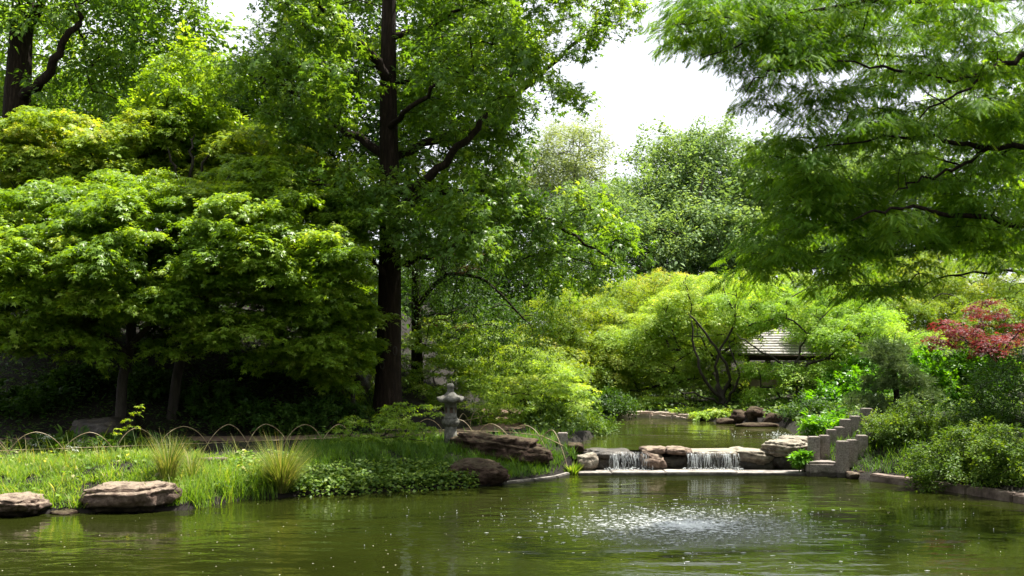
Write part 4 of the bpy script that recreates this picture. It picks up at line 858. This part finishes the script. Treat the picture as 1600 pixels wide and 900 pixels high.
maple('forked maple with pale trunk in front of the pavilion', px((1242, 645, 32.4), (1246, 620, 32.4), (1250, 600, 32.4)), [E(1212, 585, 32.6, 48, 30, .7), E(1195, 618, 32.4, 36, 14, .5), E(1280, 470, 33.6, 80, 40, 1.3), E(1340, 520, 32.6, 70, 40, 1.2), E(1290, 595, 32, 45, 30, .7), E(1180, 470, 33.4, 60, 40, 1.2)], 170, .45, M['l_maple_far2'], 61,
      [(px((1248, 605, 32.4), (1262, 570, 32.2), (1300, 555, 32), (1340, 520, 32), (1375, 495, 32)), .055, .015), (px((1248, 605, 32.4), (1244, 570, 32.4), (1262, 520, 32.4), (1300, 480, 32.4)), .05, .015), (px((1250, 600, 32.4), (1225, 570, 32.2), (1180, 545, 32), (1150, 520, 32)), .045, .012)], r0=.11, r1=.08, min_z=.9, **FM)
Y = 37
maple('yellow-green maple on the left behind the shrubs of the far shore', px((862, 620), (868, 580), (880, 530)), [E(890, 510, 37, 75, 60, 1.5), E(930, 560, 36.5, 70, 50, 1.4), E(850, 550, 36.6, 50, 40, 1.2), E(900, 600, 35.5, 80, 30, 1.0)], 160, .52, M['l_maple_y'], 62, min_z=1.2, r0=.1, r1=.05, **FM)
Y = 34.5
maple('bright yellow maple above the lantern path', px((822, 640, 31), (820, 615, 31), (816, 590, 31)), [E(805, 565, 31, 60, 24, .9), E(860, 585, 31, 40, 24, .8), E(765, 585, 31, 40, 24, .8)], 70, .42, M['l_maple_y'], 63, min_z=1., r0=.07, r1=.04, **FM)
Y = 41
maple('wide spring-green maple behind the multi-stem one', px((1050, 600), (1050, 530), (1050, 480)), [E(1050, 465, 41, 120, 40, 1.8), E(960, 480, 41, 60, 45, 1.5), E(1150, 470, 41, 90, 45, 1.6)], 170, .6, M['l_maple_y'], 64, min_z=2., **FM)
Y = 46
maple('golden-topped maple under the oak', px((1040, 560), (1040, 500), (1040, 460)), [E(1035, 438, 46, 45, 18, 1.4), E(1140, 446, 46, 30, 12, 1.2), E(965, 458, 46, 36, 14, 1.2), E(1085, 455, 45, 40, 14, 1.2)], 60, .5, M['l_maple_o'], 65, min_z=2.5, **FM)
Y = 40
maple('broad yellow-green maple along the right behind the red one', px((1450, 600), (1450, 530), (1455, 470)), [E(1450, 440, 40, 120, 45, 1.8), E(1550, 430, 40, 100, 40, 1.8), E(1380, 480, 39, 70, 45, 1.5), E(1620, 470, 39, 80, 50, 1.6), E(1480, 500, 38, 110, 45, 1.4), E(1400, 440, 40, 90, 40, 1.4), E(1590, 540, 37, 60, 40, 1.)], 270, .58, M['l_maple_y'], 66, min_z=2., **FM)
Y = 36
maple('soft green maple between the pavilion and the black pine', px((1345, 630), (1350, 580), (1360, 530)), [E(1350, 520, 36, 60, 45, 1.2), E(1300, 510, 36.5, 60, 40, 1.2), E(1400, 540, 35.5, 60, 40, 1.2), E(1340, 585, 35.5, 60, 40, 1.0)], 150, .5, M['l_maple_far2'], 67, min_z=1.4, **FM)
maple('spring maple standing right behind the pavilion roof', px((1200, 600, 44), (1200, 540, 44), (1205, 490, 44)), [E(1200, 470, 44, 110, 50, 1.6), E(1290, 480, 44, 80, 50, 1.6)], 120, .6, M['l_maple_far'], 68, min_z=2., **FM)
Y = 27.5
maple('crimson-leaved maple at the right above the laurel bush', px((1566, 600), (1560, 565), (1545, 540)), [E(1488, 518, 27.2, 36, 16, .6), E(1540, 488, 27.6, 36, 20, .7), E(1588, 528, 27.4, 40, 26, .7), E(1530, 535, 27, 40, 14, .5)], 44, .32, M['l_maple_r'], 69,
      [(px((1562, 575), (1535, 545, 27), (1500, 525, 26.8)), .035, .012), (px((1562, 570), (1575, 540, 27.2), (1600, 515, 27.2)), .035, .012)], r0=.06, r1=.03, min_z=1.2, lsize=.085, tmpl='star3', per=22, arms=8, tip=.006)

# 7 pavilion
py0 = 38.0; pc = P(1222, 640, py0); pz = .72
pav = empty('garden_pavilion', (pc[0], py0, pz)); tag(pav, 'small square pavilion with pale slatted roof half hidden by maples', 'pavilion')
ez = P(1222, 554, py0)[2] - pz; tz = P(1222, 512, py0)[2] - pz; hw = 2.25
def boxmesh(name, x0, x1, y0, y1, z0, z1):
    V = [(x, y, z) for z in (z0, z1) for y in (y0, y1) for x in (x0, x1)]
    return raw_mesh(name, V, np.array([(0, 2, 3, 1), (4, 5, 7, 6), (0, 1, 5, 4), (1, 3, 7, 5), (3, 2, 6, 7), (2, 0, 4, 6)]))
obj('floor', boxmesh('floor', -1.9, 1.9, -1.9, 1.9, -.3, .06), M['kerb'], pav)
for sx in (-1, 1):
    for sy in (-1, 1): obj('post', boxmesh('post', sx * 1.55 - .08, sx * 1.55 + .08, sy * 1.55 - .08, sy * 1.55 + .08, .06, ez + .1), M['wood_dark'], pav)
for sy in (-1, 1):
    obj('beam', boxmesh('beam', -1.75, 1.75, sy * 1.55 - .06, sy * 1.55 + .06, ez - .18, ez - .02), M['wood_dark'], pav); obj('beam', boxmesh('beam', sy * 1.55 - .055, sy * 1.55 + .055, -1.75, 1.75, ez - .185, ez - .025), M['wood_dark'], pav)
obj('low_wall', boxmesh('low_wall', -1.4, 1.4, 1.5, 1.58, .06, .75), M['plaster'], pav); obj('low_wall', boxmesh('low_wall', -1.45, -.3, -1.6, -1.52, .06, .75), M['plaster'], pav); obj('bench', boxmesh('bench', -1.3, 1.3, 1.05, 1.45, .38, .45), M['wood_dark'], pav)
roof = obj('roof', raw_mesh('roof', [(-hw, -hw, ez), (hw, -hw, ez), (hw, hw, ez), (-hw, hw, ez), (0, 0, tz - .03), (-hw, -hw, ez - .07), (hw, -hw, ez - .07), (hw, hw, ez - .07), (-hw, hw, ez - .07)], [np.array([(0, 1, 4), (1, 2, 4), (2, 3, 4), (3, 0, 4)]), np.array([(0, 5, 6, 1), (1, 6, 7, 2), (2, 7, 8, 3), (3, 8, 5, 0), (5, 8, 7, 6)])]), M['wood_dark'], pav)
NR = 11
for k in range(NR):
    f0, f1 = k / NR, (k + .72) / NR
    for side in range(4):
        ca, sa = [(1, 0), (0, 1), (-1, 0), (0, -1)][side]; V = []
        for f, up in ((f0, .05), (f1, .045), (f0, .012), (f1, .01)):
            wv = hw * 1.02 * (1 - f); zz = ez + (tz - ez) * f + up
            for sx in (-1, 1):
                x, y = sx * wv, -wv; V.append((x * ca - y * sa, x * sa + y * ca, zz))
        obj('roof_slat', raw_mesh('roof_slat', V, np.array([(0, 1, 3, 2), (4, 5, 1, 0), (4, 6, 7, 5), (2, 3, 7, 6)])), M['wood_grey'], roof)
V, Fc = ngon_lathe([(0, tz - .1), (.16, tz - .08), (.12, tz + .06), (.05, tz + .1), (0, tz + .16)], 8); obj('finial', raw_mesh('finial', V, np.array(Fc)), M['wood_grey'], roof)

# 8 shrubs and small plants
SH = dict(flat=False, arms=7, per=22, lat=.16, thick=.16, tilt=.5, axdroop=.1, droop=.1)
shrub('azalea_bush', 'dark rounded azalea hanging over the water in the right corner', [E(1510, 725, 19.6, 82, 42, .8), E(1580, 720, 19.2, 60, 46, .8), E(1460, 735, 19.7, 40, 30, .5), E(1525, 690, 19.8, 50, 25, .6)], 170, .22, M['l_azalea'], 80, lsize=.052, tmpl='fold', **SH)
shrub('azalea_bush', 'rounded azalea behind the front one, right of the granite posts', [E(1425, 672, 22.6, 62, 34, .8), E(1390, 685, 22.4, 30, 25, .5), E(1470, 690, 22.4, 40, 24, .6)], 120, .24, M['l_azalea'], 81, lsize=.055, tmpl='fold', **SH)
shrub('laurel_bush', 'glossy bright green laurel below the crimson maple', [E(1490, 605, 27.5, 72, 45, .9), E(1440, 585, 27.8, 40, 35, .7), E(1530, 585, 27.8, 40, 35, .7)], 110, .34, M['l_bright'], 82, lsize=.13, tmpl='fold', **SH)
shrub('laurel_bush', 'bright green bush low beside the forked maple', [E(1330, 615, 31, 50, 30, .8), E(1300, 640, 30.5, 40, 25, .7), E(1360, 600, 31.5, 45, 40, .8)], 90, .34, M['l_bright'], 83, lsize=.11, tmpl='fold', **SH)
shrub('dark_bush', 'dark clipped bush on the far shore behind the granite posts', [E(1262, 652, 29.5, 42, 24, .8), E(1300, 655, 29.2, 30, 18, .6)], 70, .25, M['l_dark'], 84, lsize=.07, tmpl='fold', **SH)
shrub('dark_bush', 'dark round clipped bush at the left end of the upper pond', [E(945, 634, 32.5, 48, 16, .8)], 60, .25, M['l_dark'], 85, lsize=.07, tmpl='fold', **SH)
shrub('dark_bush', 'dark low bush overhanging the upper pond near the lone granite post', [E(900, 668, 27, 52, 17, .7), E(860, 655, 27.4, 40, 22, .7), E(935, 665, 28, 24, 12, .4)], 90, .26, M['l_azalea'], 86, lsize=.07, tmpl='fold', **SH)
shrub('maple_shrub', 'green maple shrub behind the path right of the lantern', [E(810, 620, 27.5, 60, 45, 1.), E(760, 625, 27.8, 40, 36, .8), E(870, 615, 28, 50, 36, 1.), E(840, 585, 29, 50, 26, .9)], 130, .34, M['l_maple_far'], 87, flat=True, lsize=.085, tmpl='star3', arms=8, per=22, droop=.3, thick=.06, tilt=.35)
shrub('maple_shrub', 'shaded broad shrub between the straight trunk and the lantern', [E(690, 585, 28, 60, 50, 1.), E(730, 560, 29, 50, 40, 1.), E(665, 545, 28.6, 40, 40, .8), E(730, 520, 29.4, 70, 30, 1.)], 130, .36, M['l_maple'], 88, flat=True, lsize=.09, tmpl='star3', arms=8, per=22, droop=.3, thick=.06, tilt=.35)
shrub('maple_shrub', 'spreading low maple shrub in the shade left of the lantern', [E(600, 675, 21.8, 66, 22, .5), E(640, 650, 22, 45, 20, .5), E(560, 690, 21.6, 40, 12, .4)], 60, .26, M['l_maple'], 89, flat=True, lsize=.07, tmpl='star3', arms=8, per=14, droop=.25, thick=.05, tilt=.3)
shrub('maple_shrub', 'spring-green low shrub on the far shore at the water', [E(1030, 630, 34.6, 45, 10, .5), E(1100, 645, 32.8, 30, 8, .3), E(1120, 650, 31.9, 30, 8, .3)], 60, .3, M['l_maple_far'], 90, flat=True, lsize=.085, tmpl='quad', arms=8, per=26, droop=.3, thick=.06, tilt=.35)
shrub('dark_bush', 'dark ground bush at the foot of the slope beside the path', [E(430, 660, 24.2, 90, 20, .8), E(520, 650, 24.8, 50, 25, .7)], 60, .28, M['l_dark'], 91, lsize=.08, tmpl='fold', **SH)
shrub('dark_bush', 'dark broad bush in deep shade at the right edge', [E(1575, 640, 22.5, 80, 65, 1.2), E(1530, 670, 22.2, 40, 35, .8), E(1620, 600, 22.6, 50, 40, 1.)], 120, .36, M['l_dark'], 92, lsize=.08, tmpl='lance', **SH)
shrub('leafy_plant', 'bright leafy plant between the pale boulder and the granite posts', [E(1253, 718, 22.1, 9, 12, .12)], 12, .10, M['l_bright'], 93, lsize=.09, tmpl='lance', **SH)
shrub('leafy_plant', 'sunlit ground plant behind the granite posts at the upper pond', [E(1285, 668, 24.8, 30, 12, .4), E(1300, 660, 25.2, 20, 10, .3)], 30, .2, M['l_bright'], 94, lsize=.11, tmpl='lance', **SH)
shrub('white_flowers', 'patch of white flowers glowing behind the hoop fence', [E(62, 690, 20.9, 20, 10, .2), E(118, 700, 20.8, 10, 6, .12)], 14, .1, M['l_white'], 95, lsize=.05, tmpl='fold', flat=False, arms=5, per=9, lat=.2, thick=.2, tilt=.6)
shrub('fern_clump', 'dark fern clump behind the hoop fence', [E(90, 700, 20.9, 70, 8, .3), E(150, 698, 21.2, 60, 10, .4), E(240, 700, 21.4, 60, 10, .4)], 46, .2, M['l_dark'], 96, lsize=.13, tmpl='lance', **SH)
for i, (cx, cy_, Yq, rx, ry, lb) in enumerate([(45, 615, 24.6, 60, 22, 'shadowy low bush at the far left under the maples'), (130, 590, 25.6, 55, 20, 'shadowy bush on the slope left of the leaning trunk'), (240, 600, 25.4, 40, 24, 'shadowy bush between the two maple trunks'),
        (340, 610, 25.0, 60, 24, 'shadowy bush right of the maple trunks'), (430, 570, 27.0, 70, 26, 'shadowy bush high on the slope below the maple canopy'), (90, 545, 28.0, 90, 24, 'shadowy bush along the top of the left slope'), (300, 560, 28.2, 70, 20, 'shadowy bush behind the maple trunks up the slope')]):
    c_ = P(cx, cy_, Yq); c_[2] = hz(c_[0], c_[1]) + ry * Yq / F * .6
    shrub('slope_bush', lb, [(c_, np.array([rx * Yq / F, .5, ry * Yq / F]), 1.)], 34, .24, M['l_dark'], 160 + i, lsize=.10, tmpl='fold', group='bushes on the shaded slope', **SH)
# maple seedling in front of the fence
rng = np.random.default_rng(97); w_ = Wood(); b = P(176, 712, 19.6); b[2] = hz(b[0], b[1]) - .03
w_.path([b, P(186, 690, 19.5), P(199, 672, 19.4), P(214, 645, 19.4)], .007, .003, sub=4)
pads = np.array([P(200, 655, 19.35), P(212, 643, 19.35), P(190, 668, 19.35), P(206, 664, 19.35), P(218, 634, 19.4), P(182, 676, 19.4)])
w_.grow(rng, pads)
build_plant('maple_seedling', 'slender pale maple seedling lit against the dark slope', 'seedling', b, w_, pads, np.full(6, .11), None, M['l_maple_y'], M['bark_maple'], 97, tip=.003, cut=.5, lsize=.075, tmpl='star5', arms=5, per=3, droop=.2, lat=.2, thick=.12, tilt=.5, flat=True, crown='leaves')
# black pine
Y = 25.5; rng = np.random.default_rng(98)
tree('black_pine', 'shaped black pine with tiered needle pads above the granite posts', 'tree', px((1404, 670), (1402, 630), (1398, 590), (1394, 555)), [E(1392, 552, 25.5, 36, 16, .5, 1.5), E(1365, 600, 25.3, 28, 10, .4), E(1430, 592, 25.4, 26, 12, .4), E(1360, 632, 25.2, 34, 12, .4), E(1432, 625, 25.2, 30, 12, .4), E(1400, 575, 25.2, 40, 10, .4)], 66, .24, M['l_pine'], M['bark'], 98, r0=.085, r1=.05, mind=.12, min_z=1., lsize=.10, tmpl='tuft', flat=True, arms=7, per=13, droop=.05, thick=.2, tilt=.5, axdroop=-.7, tip=.006)

tree('broadleaf_tree', 'tall shade tree at the right edge behind the cypress limbs', 'tree', [np.array([13.2, 23.5, .8]), np.array([13., 23.4, 5.]), np.array([12.6, 23.2, 9.])], [E(1700, 150, 22.5, 110, 130, 1.8), E(1680, 330, 22.4, 80, 70, 1.2), E(1800, 250, 22, 120, 140, 2.)], 120, .8, M['l_sweetgum'], M['bark'], 150, r0=.3, r1=.15, min_z=3., lsize=.14, tmpl='fold', flat=False, arms=9, per=30, lat=.15, thick=.15, tilt=.5, tip=.012)
# 9 bald cypress on the right bank, limbs reaching over the water
Y = 17.0; cb = (11.0, 17.4)
tr_pts = [np.array([11.0, 17.4, .5]), np.array([11.0, 17.4, 3.5]), np.array([10.9, 17.4, 7.5]), np.array([10.9, 17.4, 12.])]
def cl(*pts): return [P(a, b_, c - .45 * (a < 1750)) for a, b_, c in pts]
limbs = [(cl((1860, 420, 17.4), (1700, 372, 16.8), (1600, 352, 16.4), (1500, 338, 16.2), (1440, 328, 16), (1380, 330, 15.8), (1330, 345, 15.6)), 0.0620, 0.0120),
         (cl((1860, 420, 17.4), (1700, 390, 17.6), (1600, 376, 17.6), (1500, 380, 17.4), (1420, 392, 17.2), (1330, 402, 17), (1270, 420, 16.8)), 0.0496, 0.0090),
         (cl((1850, 200, 17.4), (1700, 110, 16.8), (1600, 88, 16.4), (1545, 112, 16.2), (1480, 122, 16), (1400, 110, 15.8), (1310, 95, 15.6)), 0.0558, 0.0120),
         (cl((1545, 112, 16.2), (1510, 140, 16), (1470, 160, 15.8), (1430, 190, 15.6)), 0.0248, 0.0090),
         (cl((1850, 290, 17.4), (1680, 240, 16.8), (1560, 232, 16.4), (1500, 222, 16.2), (1450, 212, 16), (1380, 215, 15.8), (1270, 232, 15.6)), 0.0558, 0.0090),
         (cl((1540, 225, 16.4), (1490, 265, 16.2), (1430, 285, 16), (1395, 305, 15.8)), 0.0310, 0.0090),
         (cl((1850, 100, 17.4), (1680, 20, 17), (1520, 0, 16.6), (1380, 5, 16.2), (1250, 25, 16), (1120, 30, 15.8), (1030, 45, 15.6)), 0.0558, 0.0072),
         (cl((1250, 25, 16), (1180, 60, 15.8), (1130, 75, 15.7), (1090, 100, 15.6)), 0.0186, 0.0048),
         (cl((1310, 95, 15.6), (1240, 100, 15.5), (1190, 120, 15.4), (1150, 150, 15.3)), 0.0217, 0.0060),
         (cl((1850, 420, 17.4), (1700, 440, 18), (1600, 425, 18), (1500, 430, 18), (1440, 450, 18)), 0.0372, 0.0090)]
ells = [E(1150, 40, 15.8, 130, 45, .8, 1.8), E(1060, 45, 15.7, 50, 30, .4, 1.5), E(1250, 20, 16, 120, 60, 1., 1.4), E(1350, 30, 16.2, 170, 75, 1.3), E(1540, 40, 16.6, 120, 90, 1.4), E(1230, 110, 15.6, 85, 50, .7), E(1170, 145, 15.4, 24, 16, .3), E(1450, 170, 16.2, 170, 70, 1.3), E(1330, 240, 16, 110, 70, 1.1), E(1560, 270, 16.6, 90, 100, 1.3), E(1420, 330, 16.2, 140, 60, 1.2), E(1270, 370, 16.6, 90, 60, 1.0), E(1240, 270, 16.2, 60, 60, .8, .8), E(1360, 420, 17, 100, 36, .8, .8), E(1560, 380, 17.4, 80, 40, 1., .7), E(1210, 400, 16.6, 50, 30, .6), (np.array([12.6, 17.4, 9.5]), np.array([2.4, 2.4, 3.4]), .5)]
tree('bald_cypress', 'feathery bald cypress with dark limbs reaching in from the right', 'tree', tr_pts, ells, 780, .42, M['l_cypress'], M['bark'], 99, limbs, mind=.24, r0=.4, r1=.2, min_z=3.0, arch=.04, lsize=.115, tmpl='feather', flat=True, arms=7, per=26, droop=.35, lat=.11, thick=.09, tilt=.5, axdroop=.7, tip=.005, twigs=.0035, flare=.4)

# ------------------------------------------------------------------ ground plants
def scatter(rng, n, x0, x1, y0, y1, ok):
    x = rng.uniform(x0, x1, n); y = rng.uniform(y0, y1, n); k = ok(x, y); return x[k], y[k]
def grass(name, label, cat, mat, seed, n, box_, ok, h, hv, wd, lean=.35, sink=.02):
    rng = np.random.default_rng(seed); x, y = scatter(rng, n, *box_, ok)
    bare = np.sin(x * 2.9 + 1.7 * np.sin(y * 2.1)) * np.sin(y * 3.7 - x * 1.3) + .4 * np.sin(x * 8.3 + y * 6.1); kk = (bare < .62) | (rng.random(len(x)) < .18); x, y = x[kk], y[kk]; m = len(x)
    z = hgt(x, y) - sink
    clump = .6 * np.sin(x * 5.1 + 1.3 * np.sin(y * 3.3)) * np.sin(y * 4.7 + x * 1.7) + .5 * np.sin(x * 13.7 + 2 * np.sin(y * 9.)) * np.sin(y * 11.3 + x * 3.)
    a = rng.uniform(0, 6.283, m); ln = np.abs(rng.normal(0, lean, m)) + .05
    ax = np.stack([np.cos(a) * ln, np.sin(a) * ln, np.ones(m)], 1); nr = np.stack([np.cos(a), np.sin(a), -ln], 1)
    L = h * (1 + hv * rng.normal(0, .4, m) + .35 * clump * hv * 2); L = np.clip(L, h * .25, h * 2.5)
    me = leaf_mesh(name, np.stack([x, y, z], 1), ax, nr, L, 'blade', rng.uniform(0, 1, m) * .75 + .2 * clump + .12, width=wd * rng.uniform(.6, 1.3, m))
    TRI[label] = len(me.polygons)
    o = obj(name, me, mat); tag(o, label, cat, kind='stuff'); return o
s1 = lambda x, y: sdist(LOW, x, y)
grass('grass', 'sunlit short grass along the left bank', 'grass', M['l_grass'], 201, 56000, (-10, -4.3, 16.6, 20.4), lambda x, y: (s1(x, y) > .06) & (y < 20.0 + .12 * x + 1.0) & (polydist(PATHC, x, y) > 1.0), .13, .9, .012, .8)
grass('tall_grass', 'taller wispy blades standing above the short grass of the left bank', 'grass', M['l_sedge'], 207, 2600, (-9.5, -4.2, 16.9, 20.6), lambda x, y: (s1(x, y) > .02) & (np.sin(x * 3.1) * np.sin(y * 4.3 + x) > -.1), .38, .7, .008, .45)
grass('mondo_grass', 'shaded fine grass on the bank below the lantern', 'grass', M['l_mondo'], 202, 42000, (-4.2, 1.3, 18.8, 23.2), lambda x, y: (s1(x, y) > .08) & (polydist(PATHC, x, y) > .85), .20, .5, .010, .6)
grass('sedge', 'sedge growing on the right bank below the azalea', 'grass', M['l_mondo'], 203, 9000, (6.4, 9.5, 18.5, 23), lambda x, y: (s1(x, y) > .25) & (s1(x, y) < 2.2) & (sdist(UP, x, y) > .1), .19, .5, .012, .6)
grass('shore_reeds', 'upright green reeds at the waterline right of the sunlit boulder', 'reeds', M['l_grass'], 204, 2600, (-5.3, -4.0, 17.4, 19.3), lambda x, y: (s1(x, y) > -.12) & (s1(x, y) < .6), .42, .5, .012, .16)
grass('slope_grass', 'bright grass on the small sunny slope left of the straight trunk', 'grass', M['l_grass'], 205, 9000, (-4.6, -2.9, 25.5, 29), lambda x, y: x > -99, .16, .5, .012, .4)
grass('far_bank_grass', 'low green growth on the banks of the upper pond', 'grass', M['l_mondo'], 206, 24000, (-1, 12, 23.5, 38), lambda x, y: (sdist(UP, x, y) > .12) & (s1(x, y) > .6) & (polydist(PATHC, x, y) > .8), .22, .6, .016, .7)
def tussock(label, base, n, h, spread, seed, mat=M['l_sedge'], wd=.008):
    rng = np.random.default_rng(seed); a = rng.uniform(0, 6.283, n); ln = np.abs(rng.normal(0, spread, n)); r = rng.uniform(0, .12, n)
    b = np.asarray(base, float); b[2] = hz(b[0], b[1])
    p = np.stack([np.cos(a) * r, np.sin(a) * r, np.full(n, -.03)], 1); ax = np.stack([np.cos(a) * ln, np.sin(a) * ln, np.ones(n)], 1); nr = np.stack([np.cos(a), np.sin(a), -ln], 1)
    me = leaf_mesh('blades', p, ax, nr, h * rng.uniform(.45, 1.1, n), 'blade', rng.uniform(0, 1, n), width=wd)
    e = empty('grass_tussock', b); tag(e, label, 'grass tuft'); o = obj('blades', me, mat, e); o['kind'] = 'stuff'
tussock('large fountain-like grass tussock at the water in front of the shade', P(440, 775, 18.9), 1100, 1.05, .42, 301)
tussock('tall upright rush clump beside the sunlit boulder', P(262, 748, 18.2), 420, .85, .2, 302, M['l_sedge'], .009)
tussock('small rush clump behind the shore reeds', P(300, 745, 18.6), 160, .7, .35, 303)
tussock('green leafy tuft at the left end of the dam', P(895, 716, 22.3), 260, .34, .5, 304, M['l_grass'], .02)
def cover(name, label, mat, seed, n, box_, ok, size, hmax, tmpl='broad'):
    rng = np.random.default_rng(seed); x, y = scatter(rng, n, *box_, ok); m = len(x); z = hgt(x, y) + rng.uniform(.02, hmax, m)
    a = rng.uniform(0, 6.283, m); ax = np.stack([np.cos(a), np.sin(a), rng.normal(-.2, .3, m)], 1); nr = rng.normal(0, .4, (m, 3)); nr[:, 2] += 1; nr[:, 1] -= .4
    me = leaf_mesh(name, np.stack([x, y, z], 1), ax, nr, size * rng.uniform(.6, 1.3, m), tmpl, rng.uniform(0, 1, m)); o = obj(name, me, mat); tag(o, label, 'ground cover', kind='stuff'); TRI[label] = len(me.polygons) * 2
cover('ivy', 'dark ivy spilling over the shaded bank to the water', M['l_azalea'], 401, 9000, (-3.9, -.6, 18.8, 20.6), lambda x, y: (s1(x, y) > -.12) & (s1(x, y) < .75), .075, .2)
cover('leafy_ground_cover', 'bright leafy ground cover beside the shore reeds', M['l_grass'], 402, 1800, (-5.0, -3.9, 18.3, 20.2), lambda x, y: (s1(x, y) > .1), .09, .22)
cover('bank_weeds', 'broad-leaved weeds scattered through the left bank grass', M['l_grass'], 405, 1500, (-9.5, -4.4, 17, 20.4), lambda x, y: (s1(x, y) > .08) & (np.sin(x * 4.1 + y) * np.sin(y * 5.3) > .1), .075, .16)
cover('slope_ivy', 'sparse dark ground cover on the shaded slope', M['l_dark'], 403, 15000, (-13, -2.6, 22.4, 30), lambda x, y: (polydist(PATHC, x, y) > .8), .11, .35, 'lance')
cover('far_ground_cover', 'leafy undergrowth below the maples beyond the pond', M['l_azalea'], 404, 16000, (-1, 16, 25, 44), lambda x, y: (sdist(UP, x, y) > .15) & (s1(x, y) > 1) & (polydist(PATHC, x, y) > .8), .12, .3)
print('LEAF TRIS', sum(TRI.values())); print('TOTAL POLYS', sum(len(o.data.polygons) for o in bpy.data.objects if o.type == 'MESH'))
